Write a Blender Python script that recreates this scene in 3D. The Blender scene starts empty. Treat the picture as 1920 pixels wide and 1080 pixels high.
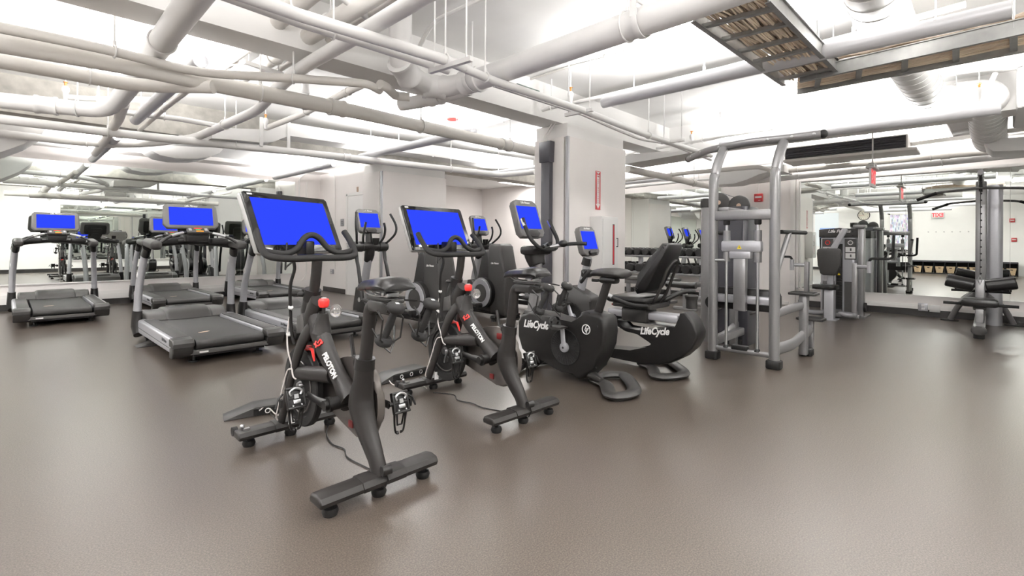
import bpy, bmesh, math, random
from mathutils import Vector, Matrix
random.seed(4)
S = bpy.context.scene
C = S.collection
PI = math.pi
V = Vector

# ---------------------------------------------------------------- camera, world, exposure
cam_d = bpy.data.cameras.new('camera')
cam = bpy.data.objects.new('camera', cam_d)
C.objects.link(cam)
cam_d.sensor_width = 36.0
cam_d.lens = 36.0 * 923.0 / 1920.0
cam_d.shift_y = -86.0 / 1920.0
cam_d.clip_start = 0.05
cam.matrix_world = (Matrix.Translation((0, 0, 1.10)) @ Matrix.Rotation(math.radians(44.17 - 90), 4, 'Z')
                    @ Matrix.Rotation(math.radians(90), 4, 'X') @ Matrix.Rotation(0.0056, 4, 'Z'))
S.camera = cam
w = bpy.data.worlds.new('world')
S.world = w
w.use_nodes = True
w.node_tree.nodes['Background'].inputs[0].default_value = (1, 0.97, 0.93, 1)
w.node_tree.nodes['Background'].inputs[1].default_value = 0.3
S.view_settings.view_transform = 'Standard'
S.view_settings.look = 'None'
S.view_settings.exposure = 0.0
S.view_settings.gamma = 1.0
S.view_settings.use_curve_mapping = False
LAMP_W = 122.0          # watts of each uplight tube

# ---------------------------------------------------------------- materials
def mat(name, col, rough=0.5, metal=0.0, emit=None, es=1.0, noise=0.0, nscale=40.0, bump=0.0, bscale=200.0, trans=0.0, coat=0.0, spec=0.5):
    m = bpy.data.materials.new(name)
    m.use_nodes = True
    nt = m.node_tree
    b = nt.nodes['Principled BSDF']
    b.inputs['Base Color'].default_value = (*col, 1)
    b.inputs['Roughness'].default_value = rough
    b.inputs['Metallic'].default_value = metal
    b.inputs['Specular IOR Level'].default_value = spec
    if coat: b.inputs['Coat Weight'].default_value = coat
    if trans: b.inputs['Transmission Weight'].default_value = trans
    if emit:
        b.inputs['Emission Color'].default_value = (*emit, 1)
        b.inputs['Emission Strength'].default_value = es
    if noise or bump:
        tc = nt.nodes.new('ShaderNodeTexCoord')
    if noise:
        n = nt.nodes.new('ShaderNodeTexNoise')
        n.inputs['Scale'].default_value = nscale
        n.inputs['Detail'].default_value = 6
        nt.links.new(tc.outputs['Object'], n.inputs['Vector'])
        r = nt.nodes.new('ShaderNodeValToRGB')
        r.color_ramp.elements[0].position = 0.3
        r.color_ramp.elements[1].position = 0.7
        lo = [max(0, c * (1 - noise)) for c in col]
        hi = [min(1, c * (1 + noise)) for c in col]
        r.color_ramp.elements[0].color = (*lo, 1)
        r.color_ramp.elements[1].color = (*hi, 1)
        nt.links.new(n.outputs['Fac'], r.inputs['Fac'])
        nt.links.new(r.outputs['Color'], b.inputs['Base Color'])
    if bump:
        n2 = nt.nodes.new('ShaderNodeTexNoise')
        n2.inputs['Scale'].default_value = bscale
        n2.inputs['Detail'].default_value = 3
        nt.links.new(tc.outputs['Object'], n2.inputs['Vector'])
        bp = nt.nodes.new('ShaderNodeBump')
        bp.inputs['Strength'].default_value = bump
        bp.inputs['Distance'].default_value = 0.002
        nt.links.new(n2.outputs['Fac'], bp.inputs['Height'])
        nt.links.new(bp.outputs['Normal'], b.inputs['Normal'])
    return m

M = {}
M['ceil'] = mat('ceiling_paint', (0.88, 0.875, 0.865), 0.85, noise=0.025, nscale=3, bump=0.15, bscale=60)
M['beam'] = mat('beam_paint', (0.84, 0.83, 0.815), 0.85, noise=0.03, nscale=2)
M['concrete'] = mat('raw_concrete', (0.50, 0.48, 0.44), 0.9, noise=0.18, nscale=9, bump=0.5, bscale=40)
M['wall'] = mat('wall_paint', (0.87, 0.83, 0.81), 0.6, noise=0.02, nscale=2)
M['wallw'] = mat('white_wall_paint', (0.87, 0.855, 0.84), 0.6, noise=0.02, nscale=2)
M['trim'] = mat('trim_paint', (0.82, 0.80, 0.78), 0.4)
M['base'] = mat('rubber_baseboard', (0.02, 0.018, 0.017), 0.45, noise=0.2, nscale=10)
M['mirror'] = mat('mirror_glass', (0.88, 0.92, 0.88), 0.0, 1.0)
M['pipe'] = mat('pipe_paint', (0.76, 0.735, 0.70), 0.45, noise=0.02, nscale=5)
M['pipew'] = mat('white_pipe_paint', (0.84, 0.83, 0.82), 0.4, noise=0.02, nscale=5)
M['duct'] = mat('duct_paint', (0.80, 0.79, 0.78), 0.5, noise=0.02, nscale=4)
M['alu'] = mat('lamp_aluminium', (0.62, 0.62, 0.64), 0.35, 0.25)
M['steel'] = mat('steel', (0.55, 0.55, 0.56), 0.3, 0.9)
M['galv'] = mat('galvanised_steel', (0.48, 0.48, 0.47), 0.4, 0.7, noise=0.1, nscale=30)
M['silver'] = mat('silver_paint', (0.25, 0.245, 0.25), 0.33, 0.55, noise=0.03, nscale=60)
M['silverl'] = mat('light_silver_paint', (0.42, 0.42, 0.445), 0.34, 0.4, noise=0.03, nscale=60)
M['black'] = mat('black_satin', (0.010, 0.0092, 0.009), 0.38, spec=0.35, noise=0.1, nscale=30, bump=0.08, bscale=400)
M['matte'] = mat('matte_black_frame', (0.014, 0.0122, 0.0115), 0.45, spec=0.35, noise=0.1, nscale=20)
M['rubber'] = mat('black_rubber', (0.008, 0.0075, 0.0075), 0.6, spec=0.35, noise=0.2, nscale=50, bump=0.2, bscale=300)
M['foam'] = mat('black_foam_grip', (0.011, 0.0105, 0.0105), 0.75, spec=0.35, bump=0.4, bscale=500, noise=0.1)
M['belt'] = mat('running_belt', (0.015, 0.0142, 0.0138), 0.55, spec=0.35, noise=0.15, nscale=80, bump=0.2, bscale=500)
M['gray'] = mat('dark_gray_plastic', (0.028, 0.0265, 0.0255), 0.42, spec=0.35, noise=0.06, nscale=40, bump=0.08, bscale=500)
M['mgray'] = mat('mid_gray_plastic', (0.06, 0.0575, 0.056), 0.45, spec=0.35, noise=0.06, nscale=40)
M['cgray'] = mat('console_gray', (0.095, 0.091, 0.088), 0.42, noise=0.05, nscale=40)
M['dimred'] = mat('deep_red_paint', (0.16, 0.012, 0.012), 0.45)
M['skyblue'] = mat('light_blue_screen', (0.05, 0.05, 0.05), 0.5, emit=(0.22, 0.42, 0.90), es=1.0)
M['vinyl'] = mat('black_vinyl', (0.009, 0.0083, 0.0083), 0.33, spec=0.35, noise=0.1, nscale=20, bump=0.2, bscale=120)
M['glass_blk'] = mat('screen_bezel_glass', (0.008, 0.008, 0.008), 0.08)
M['blue'] = mat('blue_screen', (0.0, 0.0, 0.0), 0.5, emit=(0.033, 0.071, 1.0), es=1.0, spec=0.0)
M['whitepx'] = mat('white_screen', (0.1, 0.1, 0.1), 0.5, emit=(0.8, 0.82, 0.85), es=1.0)
M['red'] = mat('red_plastic', (0.80, 0.035, 0.03), 0.35)
M['darkred'] = mat('red_enamel', (0.42, 0.025, 0.03), 0.4)
M['redlit'] = mat('red_exit_lettering', (0.6, 0.02, 0.03), 0.5, emit=(0.95, 0.06, 0.08), es=0.8)
M['orange'] = mat('orange_plastic', (0.85, 0.30, 0.02), 0.4)
M['green'] = mat('green_plastic', (0.05, 0.45, 0.12), 0.4)
M['yellow'] = mat('yellow_sticker', (0.85, 0.65, 0.03), 0.5)
M['tan'] = mat('tan_sticker', (0.45, 0.32, 0.24), 0.6, noise=0.3, nscale=120)
M['white'] = mat('white_enamel', (0.78, 0.77, 0.76), 0.35)
M['print'] = mat('white_lettering', (0.80, 0.79, 0.78), 0.5)
M['printd'] = mat('dark_lettering', (0.05, 0.05, 0.055), 0.5)
M['paper'] = mat('paper', (0.75, 0.76, 0.78), 0.7)
M['copper'] = mat('brass', (0.65, 0.28, 0.10), 0.35, 0.8)
M['cable'] = mat('beige_cable', (0.80, 0.68, 0.54), 0.6, noise=0.15, nscale=10)
M['cabled'] = mat('dark_cable', (0.36, 0.29, 0.23), 0.6, noise=0.15, nscale=10)
M['cablew'] = mat('white_cable', (0.62, 0.58, 0.56), 0.5)
M['wicker'] = mat('wicker', (0.52, 0.38, 0.24), 0.8, noise=0.3, nscale=60, bump=0.8, bscale=150)
M['cover'] = mat('dark_cable_cover', (0.035, 0.034, 0.042), 0.35, noise=0.05, nscale=10)
M['cream'] = mat('clock_face', (0.80, 0.76, 0.66), 0.5)
M['rim'] = mat('flywheel_steel', (0.16, 0.15, 0.145), 0.35, 0.8)
M['guard'] = mat('bronze_grey_guard', (0.11, 0.098, 0.09), 0.35, 0.5)
M['smoke'] = mat('clear_plastic', (0.8, 0.78, 0.76), 0.12, trans=0.85)
M['lamp'] = mat('lamp_tube', (1, 1, 1), 0.5, emit=(1, 0.97, 0.93), es=3.0)
M['blackbox'] = mat('louvre_black', (0.02, 0.02, 0.025), 0.5)
M['ladder'] = mat('tray_steel', (0.33, 0.33, 0.32), 0.4, 0.6, noise=0.08, nscale=20)

def floor_material():
    m = bpy.data.materials.new('speckled_rubber_floor')
    m.use_nodes = True
    nt = m.node_tree
    b = nt.nodes['Principled BSDF']
    tc = nt.nodes.new('ShaderNodeTexCoord')
    n = nt.nodes.new('ShaderNodeTexNoise')
    n.inputs['Scale'].default_value = 170
    n.inputs['Detail'].default_value = 4
    n.inputs['Roughness'].default_value = 0.7
    nt.links.new(tc.outputs['Object'], n.inputs['Vector'])
    r = nt.nodes.new('ShaderNodeValToRGB')
    e = r.color_ramp.elements
    e[0].position = 0.38; e[0].color = (0.037, 0.029, 0.023, 1)
    e[1].position = 0.64; e[1].color = (0.120, 0.099, 0.083, 1)
    mid = r.color_ramp.elements.new(0.5); mid.color = (0.068, 0.055, 0.045, 1)
    nt.links.new(n.outputs['Fac'], r.inputs['Fac'])
    n3 = nt.nodes.new('ShaderNodeTexNoise')
    n3.inputs['Scale'].default_value = 1.3
    n3.inputs['Detail'].default_value = 3
    nt.links.new(tc.outputs['Object'], n3.inputs['Vector'])
    mx = nt.nodes.new('ShaderNodeMix'); mx.data_type = 'RGBA'; mx.blend_type = 'MULTIPLY'
    mx.inputs[0].default_value = 0.25
    r2 = nt.nodes.new('ShaderNodeValToRGB')
    r2.color_ramp.elements[0].color = (0.75, 0.75, 0.75, 1)
    nt.links.new(n3.outputs['Fac'], r2.inputs['Fac'])
    nt.links.new(r.outputs['Color'], mx.inputs[6])
    nt.links.new(r2.outputs['Color'], mx.inputs[7])
    nt.links.new(mx.outputs[2], b.inputs['Base Color'])
    b.inputs['Roughness'].default_value = 0.30
    b.inputs['Specular IOR Level'].default_value = 0.62
    bp = nt.nodes.new('ShaderNodeBump')
    bp.inputs['Strength'].default_value = 0.25
    bp.inputs['Distance'].default_value = 0.001
    nt.links.new(n.outputs['Fac'], bp.inputs['Height'])
    nt.links.new(bp.outputs['Normal'], b.inputs['Normal'])
    return m
M['floor'] = floor_material()

# ---------------------------------------------------------------- mesh helpers
def B():
    return bmesh.new()

def obj(name, bm, m, parent=None, ang=40):
    me = bpy.data.meshes.new(name)
    bmesh.ops.recalc_face_normals(bm, faces=bm.faces)
    bm.to_mesh(me)
    bm.free()
    if me.polygons:
        me.polygons.foreach_set('use_smooth', [True] * len(me.polygons))
        me.set_sharp_from_angle(angle=math.radians(ang))
    me.materials.append(M[m] if isinstance(m, str) else m)
    o = bpy.data.objects.new(name, me)
    C.objects.link(o)
    if parent: o.parent = parent
    return o

def tag(o, label, cat, group=None, kind=None):
    o['label'] = label; o['category'] = cat
    if group: o['group'] = group
    if kind: o['kind'] = kind
    return o

def struct(name, bm, m, parent=None):
    o = obj(name, bm, m, parent)
    if not parent: o['kind'] = 'structure'
    return o

def thing(name, label, cat, loc=(0, 0, 0), rotz=0, group=None):
    o = bpy.data.objects.new(name, None)
    o.empty_display_size = 0.1
    C.objects.link(o)
    o.location = loc; o.rotation_euler = (0, 0, rotz)
    return tag(o, label, cat, group)

def dup(o, parent=None, loc=None, label=None, rotz=None):
    c = o.copy(); C.objects.link(c)
    if parent: c.parent = parent
    if loc is not None: c.location = loc
    if rotz is not None: c.rotation_euler = (0, 0, rotz)
    if label: c['label'] = label
    for ch in list(o.children): dup(ch, c)
    return c

def box(b, c, s, rot=None, bev=0.0, seg=2):
    r = bmesh.ops.create_cube(b, size=1.0)
    vs = r['verts']
    for v in vs: v.co = V((v.co.x * s[0], v.co.y * s[1], v.co.z * s[2]))
    if bev > 0:
        es = set(e for v in vs for e in v.link_edges)
        bev = min(bev, min(s) * 0.49)
        rr = bmesh.ops.bevel(b, geom=list(es), offset=bev, segments=seg, affect='EDGES', profile=0.5)
        vs = list(set(v for f in rr['faces'] for v in f.verts) | set(v for v in vs if v.is_valid))
    mt = Matrix.Translation(c) @ (rot if rot else Matrix())
    for v in vs: v.co = mt @ v.co
    return vs

def bb(b, lo, hi, bev=0.0):
    return box(b, [(lo[i] + hi[i]) / 2 for i in range(3)], [abs(hi[i] - lo[i]) for i in range(3)], bev=bev)

def RX(a): return Matrix.Rotation(math.radians(a), 4, 'X')
def RY(a): return Matrix.Rotation(math.radians(a), 4, 'Y')
def RZ(a): return Matrix.Rotation(math.radians(a), 4, 'Z')

def smooth_path(pts, k=6, closed=False):
    P = [V(p) for p in pts]
    n = len(P)
    if n < 3: return P
    out = []
    rng = range(n if closed else n - 1)
    for i in rng:
        if closed: a, p, q, d = P[i - 1], P[i], P[(i + 1) % n], P[(i + 2) % n]
        else: a, p, q, d = P[max(i - 1, 0)], P[i], P[i + 1], P[min(i + 2, n - 1)]
        for j in range(k):
            t = j / k
            out.append(0.5 * ((2 * p) + (q - a) * t + (2 * a - 5 * p + 4 * q - d) * t * t + (3 * p - a - 3 * q + d) * t ** 3))
    if not closed: out.append(P[-1])
    return out

def fillet(pts, r, k=5):
    P = [V(p) for p in pts]
    out = [P[0]]
    for i in range(1, len(P) - 1):
        a, p, q = P[i - 1], P[i], P[i + 1]
        u, v = (a - p), (q - p)
        d = min(r, u.length * 0.45, v.length * 0.45)
        s, e = p + u.normalized() * d, p + v.normalized() * d
        for j in range(k + 1):
            t = j / k
            out.append((1 - t) ** 2 * s + 2 * t * (1 - t) * p + t * t * e)
    out.append(P[-1])
    return out

def tube(b, pts, r, n=10, closed=False, k=0, rnd=0.0, sec=None, up=None, cap=True):
    """sweep a circle (or an ellipse sec=(a,b) with up direction) along pts; r a number or list"""
    if rnd: P = fillet(pts, rnd)
    elif k: P = smooth_path(pts, k, closed)
    else: P = [V(p) for p in pts]
    m = len(P)
    if isinstance(r, (list, tuple)):
        R = [r[0] + 0 for _ in P]
        for i in range(m):
            t = i / (m - 1) * (len(r) - 1); j = min(int(t), len(r) - 2); f = t - j
            R[i] = r[j] * (1 - f) + r[j + 1] * f
    else: R = [r] * m
    rings = []
    N = None
    for i in range(m):
        if closed: T = (P[(i + 1) % m] - P[i - 1])
        elif i == 0: T = P[1] - P[0]
        elif i == m - 1: T = P[-1] - P[-2]
        else: T = (P[i + 1] - P[i]).normalized() + (P[i] - P[i - 1]).normalized()
        if T.length < 1e-9: T = V((0, 0, 1))
        T.normalize()
        if up is not None:
            N = V(up) - T * V(up).dot(T)
            if N.length < 1e-4: N = T.orthogonal()
        elif N is None:
            N = T.orthogonal()
        else:
            N = N - T * N.dot(T)
            if N.length < 1e-6: N = T.orthogonal()
        N.normalize()
        Q = T.cross(N)
        a, c = sec if sec else (1, 1)
        rings.append([b.verts.new(P[i] + (N * math.cos(2 * PI * j / n) * a + Q * math.sin(2 * PI * j / n) * c) * R[i]) for j in range(n)])
    for i in range(m if closed else m - 1):
        A, D = rings[i], rings[(i + 1) % m]
        for j in range(n):
            b.faces.new((A[j], A[(j + 1) % n], D[(j + 1) % n], D[j]))
    if cap and not closed:
        b.faces.new(rings[0][::-1]); b.faces.new(rings[-1])
    return rings

def cyl(b, p0, p1, r, r2=None, n=16):
    tube(b, [p0, p1], [r, r if r2 is None else r2], n)

def lathe(b, prof, o=(0, 0, 0), axis=(0, 0, 1), n=24):
    """prof = [(radius, height)...] about axis through o"""
    A = V(axis).normalized(); N = A.orthogonal().normalized(); Q = A.cross(N)
    O = V(o); rings = []
    for r, h in prof:
        if r < 1e-6: rings.append([b.verts.new(O + A * h)])
        else: rings.append([b.verts.new(O + A * h + (N * math.cos(2 * PI * j / n) + Q * math.sin(2 * PI * j / n)) * r) for j in range(n)])
    for i in range(len(rings) - 1):
        a, d = rings[i], rings[i + 1]
        for j in range(n):
            k = (j + 1) % n
            if len(a) == 1 and len(d) == 1: continue
            if len(a) == 1: b.faces.new((a[0], d[k], d[j]))
            elif len(d) == 1: b.faces.new((a[j], a[k], d[0]))
            else: b.faces.new((a[j], a[k], d[k], d[j]))
    if len(rings[0]) > 1: b.faces.new(rings[0][::-1])
    if len(rings[-1]) > 1: b.faces.new(rings[-1])

def prism(b, poly, lo, hi, ax='x', bev=0.0, k=0, seg=2):
    """extrude a closed outline; ax x: outline is (y,z); ax y: (x,z); ax z: (x,y)"""
    if k:
        poly = [(p[0], p[1]) for p in smooth_path([(p[0], p[1], 0) for p in poly], k, True)]
    def mk(p, h):
        if ax == 'x': return (h, p[0], p[1])
        if ax == 'y': return (p[0], h, p[1])
        return (p[0], p[1], h)
    a = [b.verts.new(mk(p, lo)) for p in poly]
    d = [b.verts.new(mk(p, hi)) for p in poly]
    n = len(poly)
    f1 = b.faces.new(a); f2 = b.faces.new(d[::-1])
    for i in range(n): b.faces.new((a[i], d[i], d[(i + 1) % n], a[(i + 1) % n]))
    if bev:
        es = [e for e in f1.edges] + [e for e in f2.edges]
        bmesh.ops.bevel(b, geom=es, offset=bev, segments=seg, affect='EDGES', profile=0.5)
    return a + d

def ell(b, c, r, n=14, rot=None):
    q = bmesh.ops.create_uvsphere(b, u_segments=n, v_segments=max(6, n // 2), radius=1)
    mt = Matrix.Translation(c) @ (rot if rot else Matrix()) @ Matrix.Diagonal((r[0], r[1], r[2], 1))
    for v in q['verts']: v.co = mt @ v.co

def rrect(w, h, r, n=5, cx=0, cy=0):
    out = []
    for (sx, sy, a0) in ((1, 1, 0), (-1, 1, 90), (-1, -1, 180), (1, -1, 270)):
        for j in range(n + 1):
            a = math.radians(a0 + 90 * j / n)
            out.append((cx + sx * (w / 2 - r) + r * math.cos(a), cy + sy * (h / 2 - r) + r * math.sin(a)))
    return out

def slab(b, w, h, d, r, mtx, bev=0.004):
    """rounded-rectangle plate, w along local x, h along local z, thickness d along local y (front = -y)"""
    vs0 = set(b.verts)
    prism(b, rrect(w, h, r), -d / 2, d / 2, 'y', bev=bev)
    for v in b.verts:
        if v not in vs0: v.co = mtx @ v.co

def text(name, body, size, m, parent, mtx, ext=0.0008, align='CENTER', shear=0.0, bold=0.0, sx=1.0):
    cu = bpy.data.curves.new(name, 'FONT')
    cu.body = body; cu.size = size; cu.align_x = align; cu.align_y = 'CENTER'
    cu.extrude = ext; cu.shear = shear; cu.offset = bold; cu.resolution_u = 3
    t = bpy.data.objects.new('tmp_text', cu)
    C.objects.link(t)
    me = bpy.data.meshes.new_from_object(t.evaluated_get(bpy.context.evaluated_depsgraph_get()))
    bpy.data.objects.remove(t)
    me.name = name
    me.materials.clear(); me.materials.append(M[m])
    me.transform(mtx @ Matrix.Diagonal((sx, 1, 1, 1)))
    o = bpy.data.objects.new(name, me)
    C.objects.link(o)
    if parent: o.parent = parent
    return o

# text lying on a face: local x = reading direction, local y = up of letters, z = out of the face
FACE_MY = RX(90)                                  # faces -y, reads towards +x
FACE_MX = Matrix(((0, 0, -1, 0), (-1, 0, 0, 0), (0, 1, 0, 0), (0, 0, 0, 1)))   # faces -x, reads towards -y
FACE_PX = Matrix(((0, 0, 1, 0), (1, 0, 0, 0), (0, 1, 0, 0), (0, 0, 0, 1)))     # faces +x, reads towards +y
def T(*p): return Matrix.Translation(p)

# ---------------------------------------------------------------- lamps: uplight tubes (position x, y0, y1)
ZL = 2.40
TUBES = [
 (0.98, 4.10, 6.66, 'grey tube uplight at upper left with open end above the near treadmill'),
 (0.98, 7.90, 10.45, 'grey tube uplight ending near the left mirror wall above the far left treadmill'),
 (0.98, -0.10, 2.55, 'grey tube uplight overhead in front of the left bays'),
 (3.86, -0.08, 2.58, 'long grey tube uplight crossing above the white column near the cable tray'),
 (3.82, 4.35, 7.00, 'grey tube uplight hanging beyond the beige pipe left of the main column'),
 (3.86, 7.95, 10.55, 'short looking grey tube uplight in the far corner right of the mirror'),
 (6.62, -0.07, 2.58, 'long grey tube uplight directly above the chin-up frame'),
 (6.45, 4.50, 6.92, 'grey tube uplight just left of the main column in the far bay'),
 (9.40, 0.00, 2.62, 'grey tube uplight beside the right mirror wall'),
 (9.30, 4.35, 6.95, 'grey tube uplight above the dumbbell rack'),
 (-1.9, -0.10, 2.55, 'grey tube uplight behind the camera'),
 (-1.9, 4.10, 6.66, 'grey tube uplight over the open floor at left'),
 (-4.2, 1.00, 3.60, 'grey tube uplight by the rear wall'),
 (-4.2, 5.00, 7.60, 'grey tube uplight far at the rear left'),
]
TUBE_OBJS = []
for (x, y0, y1, lab) in TUBES:
    t = thing('tube_uplight', lab, 'ceiling light', (x, y0, ZL), 0, 'grey tube uplights under the ceiling')
    L = y1 - y0
    b = B()                                        # trough: open-topped shell
    R = 0.052; nn = 18; rings = []
    arc = [math.radians(205 + 0) + math.radians(-50) * 0 + math.radians(a) for a in range(-65, 196, 20)]
    for yy in (0, L):
        ro = [b.verts.new((R * math.cos(a + math.radians(0)), yy, R * math.sin(a))) for a in [math.radians(122 + i * 296 / nn) for i in range(nn + 1)]]
        ri = [b.verts.new(((R - .005) * math.cos(a), yy, (R - .005) * math.sin(a))) for a in [math.radians(122 + i * 296 / nn) for i in range(nn + 1)]]
        rings.append((ro, ri))
    (ao, ai), (do, di) = rings
    for i in range(nn):
        b.faces.new((ao[i], ao[i + 1], do[i + 1], do[i]))
        b.faces.new((ai[i + 1], ai[i], di[i], di[i + 1]))
        b.faces.new((ao[i + 1], ao[i], ai[i], ai[i + 1]))
        b.faces.new((do[i], do[i + 1], di[i + 1], di[i]))
    for i in (0, nn): b.faces.new((ao[i], do[i], di[i], ai[i]))
    obj('tube_shell', b, 'alu', t)
    b = B(); cyl(b, (0, .06, -0.02), (0, L - .06, -0.02), 0.013, n=8)
    obj('lamp_tube', b, 'lamp', t)
    for f in (0.12, 0.88):
        b = B(); cyl(b, (0, L * f, 0.02), (0, L * f, 0.25 if y0 > 7.8 else 0.47), 0.004, n=6)
        box(b, (0, L * f, 0.02), (0.095, 0.015, 0.006))
        obj('hanger_rod', b, 'steel', t)
    ld = bpy.data.lights.new('uplight', 'AREA')
    ld.shape = 'RECTANGLE'; ld.size = 0.05; ld.size_y = L - 0.1
    ld.energy = LAMP_W * L / 2.6 * (1.9 if y0 > 7.8 else 1.3 if y0 > 4 else 1.0); ld.color = (1.0, 0.985, 0.965)
    lo = bpy.data.objects.new('uplight', ld); C.objects.link(lo)
    lo.location = (x, (y0 + y1) / 2, ZL + 0.047); lo.rotation_euler = (PI, 0, 0)
    TUBE_OBJS.append(t)

# invented fill panels added to brighten the walls, mostly behind the camera
FILL_PANEL_W = 86.0
for i, (x, y, lab) in enumerate(((-1.2, 1.2, 'nearest the camera'), (-3.2, 1.2, 'by the rear wall clock side'), (-1.2, 5.2, 'over the open floor at rear left'), (-3.2, 5.2, 'at rear left by the wall'), (-1.2, 9.2, 'in the far rear corner bay'), (-3.4, 9.0, 'in the rear left corner'), (1.4, -.55, 'just behind the camera at right'), (4.6, -.6, 'far right behind the camera'), (7.4, -.7, 'behind the pulldown machine'), (9.1, 8.6, 'in the far bay beyond the columns'))):
    zc = 2.65 if y > 7.9 else 2.87
    t = thing('fill_panel', 'added flat white fill panel ' + lab, 'ceiling light', (x, y, zc - .075), 0, 'added fill panels that brighten the room')
    b = B(); bb(b, (-.62, -.17, 0), (.62, .17, .06), .006); obj('fill_panel_housing', b, 'white', t)
    b = B(); bb(b, (-.58, -.14, -.004), (.58, .14, .0)); obj('fill_panel_diffuser', b, 'lamp', t)
    ld = bpy.data.lights.new('fill_panel_lamp', 'AREA'); ld.shape = 'RECTANGLE'; ld.size = 1.14; ld.size_y = .26
    ld.energy = FILL_PANEL_W * (.12 if x < -3 else .8 if x > 8 else 1.1); ld.color = (1.0, 0.975, 0.95)
    lo = bpy.data.objects.new('fill_panel_lamp', ld); C.objects.link(lo); lo.location = (x, y, zc - .085)

# ---------------------------------------------------------------- room shell
X0, X1, Y0, Y1 = -5.0, 9.83, -1.15, 10.80
ZC, ZC2 = 2.87, 2.65
b = B(); bb(b, (X0 - .2, Y0 - .2, -.12), (X1 + .2, Y1 + .2, 0)); struct('floor', b, 'floor')
b = B(); bb(b, (X0 - .2, Y0 - .2, ZC), (X1 + .2, 7.9, ZC + .15)); bb(b, (X0 - .2, 7.9, ZC2), (X1 + .2, Y1 + .2, ZC + .15)); struct('ceiling', b, 'ceil')
b = B(); bb(b, (X0 - .2, Y1, 0), (X1 + .2, Y1 + .15, ZC)); wl = struct('wall_left', b, 'wall')
b = B(); bb(b, (X1, Y0 - .2, 0), (X1 + .15, Y1, ZC)); wr = struct('wall_right', b, 'wall')
b = B(); bb(b, (X0 - .15, Y0, 0), (X0, Y1, ZC)); wb = struct('wall_back', b, 'wallw')
b = B(); bb(b, (X0 - .15, Y0 - .15, 0), (X1, Y0, ZC)); wf = struct('wall_front', b, 'wallw')
# beams
b = B(); bb(b, (X0, 3.55, 2.475), (7.12, 3.86, ZC)); struct('trim_1', b, 'beam')
b = B(); bb(b, (X0, 7.52, 2.46), (X1, 7.9, ZC)); struct('trim_2', b, 'concrete')
b = B(); bb(b, (7.12, Y0, 2.475), (7.5, 3.86, ZC)); struct('trim_3', b, 'beam')
b = B(); bb(b, (X0, 10.35, 2.58), (4.93, Y1, ZC2)); struct('trim_4', b, 'wall')
# door block behind the second column and the far gray wall
b = B(); bb(b, (4.93, 8.12, 0), (5.9, Y1, ZC2)); wd = struct('wall_door', b, 'wall')
b = B(); prism(b, rrect(.94, 2.02, .004), 4.918, 4.9295, 'x'); o = None
bm_door = b
for v in b.verts: v.co.y += 9.03; v.co.z += 1.01
dr = struct('door_1', b, 'wallw')
b = B()
for y in (8.53, 9.53): bb(b, (4.905, y - .03, 0), (4.93, y + .03, 2.07))
bb(b, (4.905, 8.5, 2.025), (4.93, 9.56, 2.085)); struct('door_frame', b, 'trim', dr)
b = B(); bb(b, (4.90, 9.44, .98), (4.918, 9.48, 1.12), .003); tube(b, [(4.9, 9.46, 1.05), (4.86, 9.46, 1.05), (4.86, 9.36, 1.05)], .009, 8, rnd=.02); struct('door_handle', b, 'steel', dr)
# columns with panelled faces
def column(x0, x1, y0, y1, lab):
    t = thing('column', lab, 'column', (x0, y0, 0))
    t['kind'] = 'structure'
    w_, d_ = x1 - x0, y1 - y0
    b = B(); bb(b, (.0, .0, 0), (w_, d_, 2.47)); obj('column_core', b, 'wallw', t)
    b = B(); bb(b, (-.015, -.03, .10), (w_ + .01, 0, 2.31), .002); obj('front_panel', b, 'wall', t)
    b = B(); bb(b, (-.03, .03, .10), (0, d_, 2.31), .002); obj('side_panel', b, 'wall', t)
    b = B(); bb(b, (-.034, -.034, .10), (-.002, -.0, 2.31), .002); obj('corner_bead', b, 'silverl', t)
    b = B(); bb(b, (-.02, -.034, 0), (w_ + .012, 0, .10)); bb(b, (-.034, -.02, 0), (0, d_, .10)); obj('column_baseboard', b, 'trim', t)
    return t
col1 = column(4.47, 5.66, 3.47, 3.94, 'white panelled main column carrying the fire cabinet and red arrow sign')
col2 = column(4.52, 5.88, 7.52, 8.12, 'white panelled column farther back behind the crossed bikes')
# conduit covers on the columns' side faces
def cover(x, y, z1, lab, w_=.135):
    t = thing('cable_cover', lab, 'cable cover', (x, y, 0), 0)
    b = B(); prism(b, [(-w_/2, 0), (w_/2, 0), (w_/2, z1 - .22), (-w_/2, z1 - .22)], -.075, 0, 'x', bev=.02); obj('cover_channel', b, 'cover', t)
    b = B(); prism(b, [(-w_/2 - .012, z1 - .24), (w_/2 + .012, z1 - .24), (w_/2 + .02, z1), (-w_/2 - .02, z1)], -.09, 0, 'x', bev=.01); obj('cover_cap', b, 'cover', t)
    for dy in (-.02, .03):
        b = B(); tube(b, [(-.05, dy, z1 - .02), (-.05, dy, z1 + .06), (-.045, dy - .06, z1 + .14), (-0.04, dy - .1, z1 + .2)], .009, 8, k=4); obj('conduit', b, 'trim', t)
cover(4.44, 3.715, 2.27, 'tall dark cable cover on the side of the main column')
cover(4.90, 8.60, 2.36, 'dark cable cover beside the second column near the door', .12)

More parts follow.
